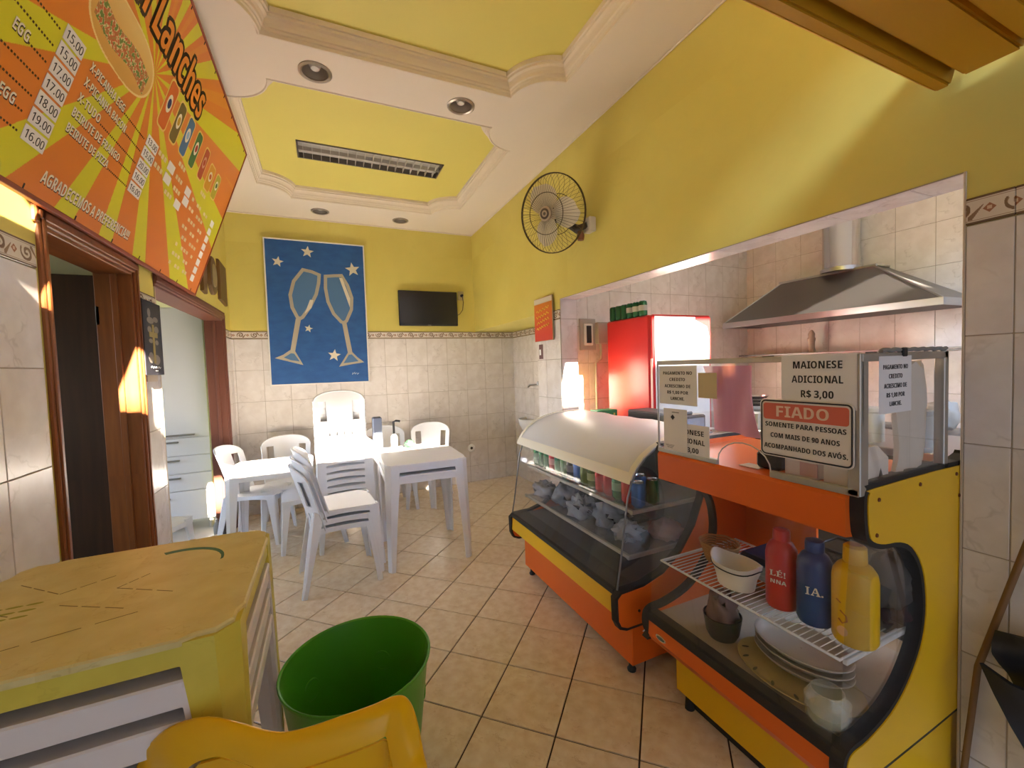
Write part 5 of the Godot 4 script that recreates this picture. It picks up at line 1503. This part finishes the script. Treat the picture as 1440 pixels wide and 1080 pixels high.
func posters():
	var R = Basis(Vector3(0, 0, 1), Vector3.UP, Vector3(-1, 0, 0))
	var t = thing("ice_cream_poster", "red and orange poster with yellow script at the edge of the right wall", "poster", Vector3(XR - 0.02, 1.88, -3.235))
	t.basis = R
	var tex = picture(64, 64, func(x, y):
		var g = y / 63.0
		if y < 8: return Color("d8cdb8")
		return Color("e08a2c").lerp(Color("d2402c"), clampf((g - 0.1) * 1.3, 0, 1)))
	var m = mat("ffffff", 0.45)
	m.albedo_texture = tex
	part("print_face", card(0.32, 0.375), m, t, Vector3(0, 0, 0.006))
	part("board", boxm(Vector3(0.325, 0.38, 0.01), 0.001), mat("b9a27e", 0.6), t)
	var y = mat("f0c84a", 0.6)
	for k in 4:
		var p = []
		for i in 22: p.append(Vector3(-0.115 + i * 0.0105, 0.07 - k * 0.05 + i * 0.0015 + 0.013 * sin(i * (1.25 + 0.13 * k) + k * 2.0) * (0.45 + 0.55 * absf(sin(i * 0.61 + k))), 0.0075))
		part("script_line", tubem(p, 0.0032, 5), y, t)
	t = thing("wall_sticker", "small dark and white sticker below the red poster", "sticker", Vector3(XR - 0.0065, 1.60, -3.325))
	t.basis = R
	part("sticker", boxm(Vector3(0.075, 0.13, 0.001), 0.0), mat("6b4a48", 0.6), t)
	part("print_patch", boxm(Vector3(0.03, 0.05, 0.001), 0.0), M.white, t, Vector3(-0.015, -0.005, 0.001))
	# calendar on the left pier
	var L = Basis(Vector3(0, 0, -1), Vector3.UP, Vector3(1, 0, 0))
	t = thing("wall_calendar", "black calendar with a gilt cross between the two doorways", "calendar", Vector3(XL + 0.014, 1.695, -2.868))
	t.basis = L
	part("pad", boxm(Vector3(0.262, 0.395, 0.02), 0.002), mat("26232a", 0.45), t)
	var gold = mat("a08d4a", 0.45)
	var grey = mat("8d867c", 0.5)
	part("print_cross", boxm(Vector3(0.03, 0.21, 0.001), 0.0), gold, t, Vector3(0.0, -0.03, 0.0105))
	part("print_cross", boxm(Vector3(0.12, 0.028, 0.001), 0.0), gold, t, Vector3(0.0, 0.02, 0.0107))
	for q in [[-0.045, 0.135, 0.022, 0.024], [-0.03, 0.095, 0.05, 0.018], [0.045, 0.105, 0.038, 0.015], [-0.05, 0.045, 0.03, 0.018], [0.05, 0.05, 0.034, 0.02], [-0.04, -0.015, 0.03, 0.012], [0.045, -0.02, 0.026, 0.014], [-0.05, -0.105, 0.035, 0.03], [0.03, -0.115, 0.05, 0.028]]:
		part("print_figure", done(slab(st(), circle(q[2], 12, Vector2(q[0], q[1]), q[3]), Vector3(0, 0, 0.0101), Vector3.RIGHT, Vector3.UP, Vector3.BACK, 0.0003)), grey, t)
	var p = []
	for i in 16: p.append(Vector3(-0.06 + i * 0.009, -0.157 + 0.006 * sin(i * 1.7), 0.0108))
	part("script_line", tubem(p, 0.0018, 4), M.white, t)
	part("printed_line", boxm(Vector3(0.035, 0.003, 0.0005), 0.0), M.white, t, Vector3(0.02, -0.175, 0.0105))
	solo("calendar_slip", done(box2(st(), Vector3(XL + 0.006, 1.462, -2.94), Vector3(XL + 0.010, 1.50, -2.79), 0.0)), mat("c2b29c", 0.7), "small paper slip under the black calendar", "slip")
func ornament():
	var m = mat("5f4422", 0.5)
	var L = Basis(Vector3(0, 0, -1), Vector3.UP, Vector3(1, 0, 0))
	var t = thing("wall_carving", "narrow dark wooden wall piece nearest the menu board", "carving", Vector3(XL + 0.001, 2.30, -4.09), 0.0, "wooden pieces above the wide doorway")
	t.basis = L
	part("plank", done(slab(st(), pv([[-0.07, -0.14], [0.05, -0.15], [0.09, 0.16], [-0.05, 0.17]]), Vector3.ZERO, Vector3.RIGHT, Vector3.UP, Vector3.BACK, 0.025, 0.006)), m, t)
	t = thing("wall_carving", "oval wooden wall plaque with a pale centre above the wide doorway", "carving", Vector3(XL + 0.001, 2.35, -4.38), 0.0, "wooden pieces above the wide doorway")
	t.basis = L
	part("plaque", done(slab(st(), circle(0.13, 28, Vector2.ZERO, 0.165), Vector3.ZERO, Vector3.RIGHT, Vector3.UP, Vector3.BACK, 0.03, 0.008)), m, t)
	part("centre", done(slab(st(), circle(0.075, 24, Vector2.ZERO, 0.10), Vector3(0, 0, 0.03), Vector3.RIGHT, Vector3.UP, Vector3.BACK, 0.006, 0.003)), mat("8f7f5c", 0.5), t)
	t = thing("wall_carving", "broad dark wooden wall piece nearest the back corner", "carving", Vector3(XL + 0.001, 2.36, -4.77), 0.0, "wooden pieces above the wide doorway")
	t.basis = L
	part("plank", done(slab(st(), pv([[-0.14, -0.17], [0.15, -0.20], [0.16, 0.18], [-0.13, 0.20]]), Vector3.ZERO, Vector3.RIGHT, Vector3.UP, Vector3.BACK, 0.025, 0.008)), m, t)
func cabinet():
	var t = thing("kitchen_cabinet", "tall white cabinet with grey handles seen through the wide doorway", "cabinet")
	var w = mat("d9d8da", 0.4)
	var x0 = -1.66
	var x1 = -1.045
	part("carcass", done(box2(st(), Vector3(x0, 0.1, -5.35), Vector3(x1, 2.14, -4.915), 0.003)), w, t)
	var h = mat("8c8884", 0.35, 0.6)
	for q in [["door", 0.906, 2.13, 0.93, 0.24], ["drawer", 0.735, 0.899, 0.865, 0.11], ["drawer", 0.563, 0.728, 0.69, 0.11], ["drawer", 0.397, 0.556, 0.52, 0.11], ["door", 0.105, 0.39, 0.33, 0.02]]:
		var d = part(q[0], done(box2(st(), Vector3(x0 + 0.004, q[1], -4.916), Vector3(x1 - 0.002, q[2], -4.90), 0.002)), w, t)
		part("handle", done(box2(st(), Vector3(-1.40, q[3] - 0.008, -4.90), Vector3(-1.40 + q[4], q[3] + 0.008, -4.878), 0.004)), h, d)
	for x in [x0 + 0.04, x1 - 0.04]:
		for z in [-5.3, -4.95]: part("leg", lathem([Vector2(0, 0), Vector2(0.02, 0), Vector2(0.016, 0.1), Vector2(0, 0.1)], 12), mat("b5b2b0", 0.5), t, Vector3(x, 0, z))
	for k in 2: solo("floor_bottle", lathem([Vector2(0, 0), Vector2(0.03, 0), Vector2(0.03, 0.08), Vector2(0.012, 0.11), Vector2(0.012, 0.135), Vector2(0, 0.135)], 16), mat(["3a332e", "8d8880"][k], 0.4), ["dark", "grey"][k] + " little bottle on the floor at the foot of the wide doorway", "bottle", Vector3([-0.92, -0.99][k], 0, [-4.66, -4.70][k]))
func clutter():
	# on the rear table
	var t = thing("cutlery_holder", "tall blue grey dispenser standing on the rear white table", "dispenser", Vector3(0.43, 0.70, -4.1))
	part("holder", done(box2(st(), Vector3(-0.042, 0, -0.042), Vector3(0.042, 0.345, 0.042), 0.01)), mat("5b6478", 0.4), t)
	part("holder_slot", done(box2(st(), Vector3(-0.02, 0.08, 0.042), Vector3(0.02, 0.2, 0.044), 0.0)), mat("aab2c2", 0.4), t)
	t = thing("pump_bottle", "black topped pump bottle on the rear white table", "bottle", Vector3(0.585, 0.70, -4.12))
	part("bottle_body", lathem([Vector2(0, 0), Vector2(0.03, 0), Vector2(0.032, 0.14), Vector2(0.012, 0.17), Vector2(0, 0.17)], 16), glass("dfe2e2", 0.4), t)
	part("pump", tubem([Vector3(0, 0.16, 0), Vector3(0, 0.285, 0), Vector3(0.02, 0.292, 0.01), Vector3(0.06, 0.285, 0.015)], 0.011, 8), M.black, t)
	solo("green_cloth", lump(Vector3(0.05, 0.04, 0.05), 111, 0.3), mat("3f5f4a", 0.8), "small green cloth at the back of the rear white table", "cloth", Vector3(0.75, 0.70, -4.24))
	# broom handle and black bag at the near right wall
	t = thing("broom", "pale wooden broom handle leaning on the tiles beside the yellow case", "broom")
	part("stick", tubem([Vector3(1.755, 1.2, -0.40), Vector3(1.762, 0.9, -0.468), Vector3(1.765, 0.52, -0.553), Vector3(1.768, 0.12, -0.585)], 0.0085, 8), mat("7d5a34", 0.6), t)
	part("broom_head", done(loft(st(), [[Vector3(1.76, 0.0, -0.5), 0.03, 0.11], [Vector3(1.76, 0.10, -0.54), 0.025, 0.06], [Vector3(1.772, 0.12, -0.565), 0.012, 0.012]])), mat("4a3a2a", 0.8), t)
	t = thing("black_bag", "black bag hanging on the tiled wall beside the entrance", "bag")
	var P = []
	for i in 9:
		var row = []
		for j in 7:
			var v = i / 8.0
			row.append(Vector3(1.735 - 0.03 * sin(j * 1.1 + i), lerpf(0.67, 0.42, v) + 0.012 * (j % 2) + 0.006 * j, lerpf(-0.51 - 0.01 * sin(v * 5.0), -0.16, j / 6.0) + (0.05 * v)))
		P.append(row)
	part("upper_flap", done(sheet(st(), P, 0.012)), M.black, t)
	P = []
	for i in 7:
		var row = []
		for j in 7: row.append(Vector3(1.70 - 0.03 * sin(j * 1.4 + i * 0.7), lerpf(0.57, 0.2, i / 6.0) - 0.008 * (j % 3), lerpf(-0.53 + 0.035 * i, -0.12, j / 6.0)))
		P.append(row)
	part("lower_flap", done(sheet(st(), P, 0.012)), M.black, t)

# ---------- menu board, leaning out from the left wall ----------
func B(z, h, d = 0.0): return Vector3(z - 1.1, h, d)
func menu_board():
	var L = 2.555
	var H = 1.118
	var up = Vector3(0.3317, 0.9434, 0)
	var t = thing("menu_board", "long orange and yellow sunburst menu board leaning out above the doorways", "menu board")
	t.transform = Transform3D(Basis(Vector3(0, 0, -1), up, Vector3(0, 0, -1).cross(up)), Vector3(-0.828, 2.06, -1.1))
	var W = 1024
	var HH = 448
	var gn = noise(0.03, 3, 5)
	var tex = picture(W, HH, func(x, y):
		var z = 1.1 + L * (x + 0.5) / W
		var h = H * (1.0 - (y + 0.5) / HH)
		var dz = z - 2.2
		var dh = h - 0.72
		var a = fposmod(rad_to_deg(atan2(dz, -dh)) + 20.0, 24.0)
		var c = Color("d6d01c") if a < 9.0 else Color("de7c26")
		if a > 14.0 and a < 19.0 and dh > 0.1: c = Color("e08a24")
		# the printed sandwich: long bun with a filled slit
		var p = Vector2(z - 1.97, h - 0.665).rotated(0.02)
		var e = Vector2(p.x / 0.235, p.y / 0.105)
		var r = pow(absf(e.x), 2.6) + pow(absf(e.y), 2.2)
		if r < 1.15:
			c = Color("f0d79c") if r > 1.0 else Color("d8a04c").lerp(Color("e8c37c"), clampf(0.5 + p.y * 6.0, 0, 1))
			var slit = absf(p.y + 0.012 - 0.01 * sin(p.x * 20.0))
			if slit < 0.04 and absf(p.x) < 0.2 and r < 0.95:
				var g = gn.get_noise_2d(x * 3.0, y * 3.0)
				if g > 0.22: c = Color("5f7f2a")
				elif g > 0.0: c = Color("dcd0a8")
				elif g > -0.2: c = Color("c84a24")
				else: c = Color("b07a3c")
		return c)
	var pm = mat("ffffff", 0.4)
	pm.albedo_texture = tex
	part("banner", card(L - 0.02, H - 0.02), pm, t, Vector3(L / 2, H / 2, 0.0155))
	part("backing", done(box2(st(), Vector3(0.004, 0.004, -0.01), Vector3(L - 0.004, H - 0.004, 0.014), 0.001)), mat("7a4a2a", 0.7), t)
	var fm = mat("8a3a1a", 0.5)
	for q in [[0, 0, L, 0.016], [0, H - 0.014, L, H], [0, 0, 0.014, H], [L - 0.014, 0, L, H]]: part("frame_strip", done(box2(st(), Vector3(q[0], q[1], -0.012), Vector3(q[2], q[3], 0.02), 0.002)), fm, t)
	for k in 12: part("staple", boxm(Vector3(0.004, 0.018, 0.002), 0.0), M.ink, t, Vector3(0.1 + k * 0.215, H - 0.02, 0.0165))
	for k in 9: part("staple", boxm(Vector3(0.004, 0.018, 0.002), 0.0), M.ink, t, Vector3(0.1 + k * 0.29, 0.024, 0.0165))
	var z = 0.0162
	var dark = mat("3a2410", 0.6)
	var cream = mat("efe6d2", 0.6)
	var both = func(text, cap, x, h, w):
		words(t, text, cap, dark, B(x + w / 2 + 0.003, h - 0.003, z), w, "Droid Sans", true, "lettering_shadow", 0.0004)
		words(t, text, cap, cream, B(x + w / 2, h, z + 0.0006), w, "Droid Sans", true, "lettering", 0.0004)
	# title
	for q in [[0.012, 0.012], [-0.012, 0.012], [0.012, -0.012], [-0.012, -0.012], [0.0, 0.016], [0.0, -0.016], [0.016, 0.0], [-0.016, 0.0]]:
		words(t, "n Lanches", 0.16, dark, B(2.31 + q[0], 0.9 + q[1], z), 0.80, "Droid Sans", true, "title_outline", 0.0004)
	words(t, "n Lanches", 0.16, mat("e58a26", 0.5), B(2.31, 0.9, z + 0.001), 0.80, "Droid Sans", true, "title", 0.0006)
	both.call("AGRADECEMOS A PREFERENCIA!!!", 0.042, 1.835, 0.085, 0.645)
	var items = [["X-PICANHA EGG", 0.25, 0.49], ["X-PICANHA BACON", 0.305, 0.435], ["X-TUDO", 0.143, 0.378], ["BEIRUTE DE FRANGO", 0.335, 0.325], ["BEIRUTE DE PIZZA", 0.282, 0.27]]
	var dotm = mat("4a3214", 0.6)
	var leader = func(x0, x1, h):
		var s = st()
		var n = int((x1 - x0) / 0.0125)
		for k in n: box(s, B(x0 + k * 0.0125, h - 0.012, z + 0.0003), Vector3(0.006, 0.006, 0.0006), 0.0)
		part("dotted_leader", done(s), dotm, t)
	var price = func(text, x, h, w, hh):
		var b = part("price_card", boxm(Vector3(w, hh, 0.001), 0.0), M.paper, t, B(x, h, z + 0.0005))
		words(b, text, hh * 0.56, M.ink, Vector3(0, 0, 0.0008), w * 0.84, "Droid Sans", false, "handwritten_price", 0.0004)
	var prices = ["13.00", "15.00", "20.00", "16.00", "16.00"]
	for k in 5:
		both.call(items[k][0], 0.03, 1.85, items[k][2], items[k][1])
		leader.call(1.85 + items[k][1] + 0.012, 2.32, items[k][2])
		price.call(prices[k], 2.382, items[k][2] + 0.002, 0.116, 0.047)
	prices = ["15.00", "15.00", "17.00", "17.00", "18.00", "19.00", "16.00"]
	for k in 7:
		var h = 0.492 - k * 0.0548
		price.call(prices[k], 1.748, h, 0.104, 0.047)
		leader.call(1.30 + (0.3 if k == 2 else 0.0) + (0.34 if k == 5 else 0.0), 1.69, h)
	both.call("EGG", 0.032, 1.535, 0.382, 0.06)
	both.call("EGG", 0.032, 1.57, 0.218, 0.06)
	# printed cans and the small drinks list
	var cans = [["d9641e", 2.39, 0.694, 0.042, 0.21], ["6b5a20", 2.53, 0.69, 0.038, 0.19], ["3a6a9c", 2.67, 0.695, 0.04, 0.19], ["2f6b32", 2.818, 0.70, 0.038, 0.19], ["b8401e", 2.986, 0.70, 0.038, 0.175], ["d89a1e", 3.147, 0.685, 0.05, 0.15], ["b8b02a", 3.296, 0.69, 0.042, 0.15]]
	for q in cans:
		part("can_print_edge", done(slab(st(), rounded(q[3] * 2 + 0.018, q[4] + 0.018, 0.026), B(q[1], q[2], z - 0.0004), Vector3.RIGHT, Vector3.UP, Vector3.BACK, 0.0005)), mat("e8c877", 0.6), t)
		var c = part("can_print", done(slab(st(), rounded(q[3] * 2, q[4], 0.02), B(q[1], q[2], z), Vector3.RIGHT, Vector3.UP, Vector3.BACK, 0.0006)), mat(q[0], 0.5), t)
		part("can_mark", done(slab(st(), circle(q[3] * 0.62, 16, Vector2.ZERO, q[4] * 0.2), B(q[1], q[2] + 0.01, z + 0.0006), Vector3.RIGHT, Vector3.UP, Vector3.BACK, 0.0004)), cream if q[1] != 2.986 else mat("d8a08a", 0.6), c)
		part("can_mark", done(slab(st(), circle(q[3] * 0.4, 14, Vector2.ZERO, q[4] * 0.11), B(q[1], q[2] + 0.01, z + 0.001), Vector3.RIGHT, Vector3.UP, Vector3.BACK, 0.0004)), mat(["26306a", "c8a02a", "9fc0dc", "b02a22", "b8401e", "c8601e", "3f6b2a"][cans.find(q)], 0.6), c)
	for q in [[2.627, 0.5], [2.628, 0.44], [2.84, 0.385], [2.914, 0.492], [2.928, 0.439]]: part("price_card", boxm(Vector3(0.085, 0.045, 0.001), 0.0), M.paper, t, B(q[0], q[1], z + 0.0005))
	for k in 8: part("price_card", boxm(Vector3(0.07, 0.042, 0.001), 0.0), M.paper, t, B(3.468, 0.49 - k * 0.056, z + 0.0005))
	# small list, too small to read in the photograph: short printed strokes
	var strokes = st()
	for k in 8:
		for i in 7:
			if (i * 5 + k * 3) % 7 < 5: box(strokes, B(3.02 + i * 0.05, 0.49 - k * 0.056, z + 0.0002), Vector3(0.034, 0.02, 0.0006), 0.0)
	for q in [[2.47, 0.5], [2.47, 0.44], [2.66, 0.385], [2.72, 0.495], [2.74, 0.44], [2.70, 0.56], [3.1, 0.57]]:
		for i in 3: box(strokes, B(q[0] + i * 0.036, q[1], z + 0.0002), Vector3(0.026, 0.022, 0.0006), 0.0)
	part("small_print", done(strokes), mat("e3cfa4", 0.6), t).set_meta("kind", "stuff")

func _ready():
	rng.seed = 7
	light_and_camera()
	materials()
	walls()
	floors()
	ceilings()
	doors()
	outside()
	furniture()
	case_curved()
	case_straight()
	kitchen()
	fittings()
	menu_board()
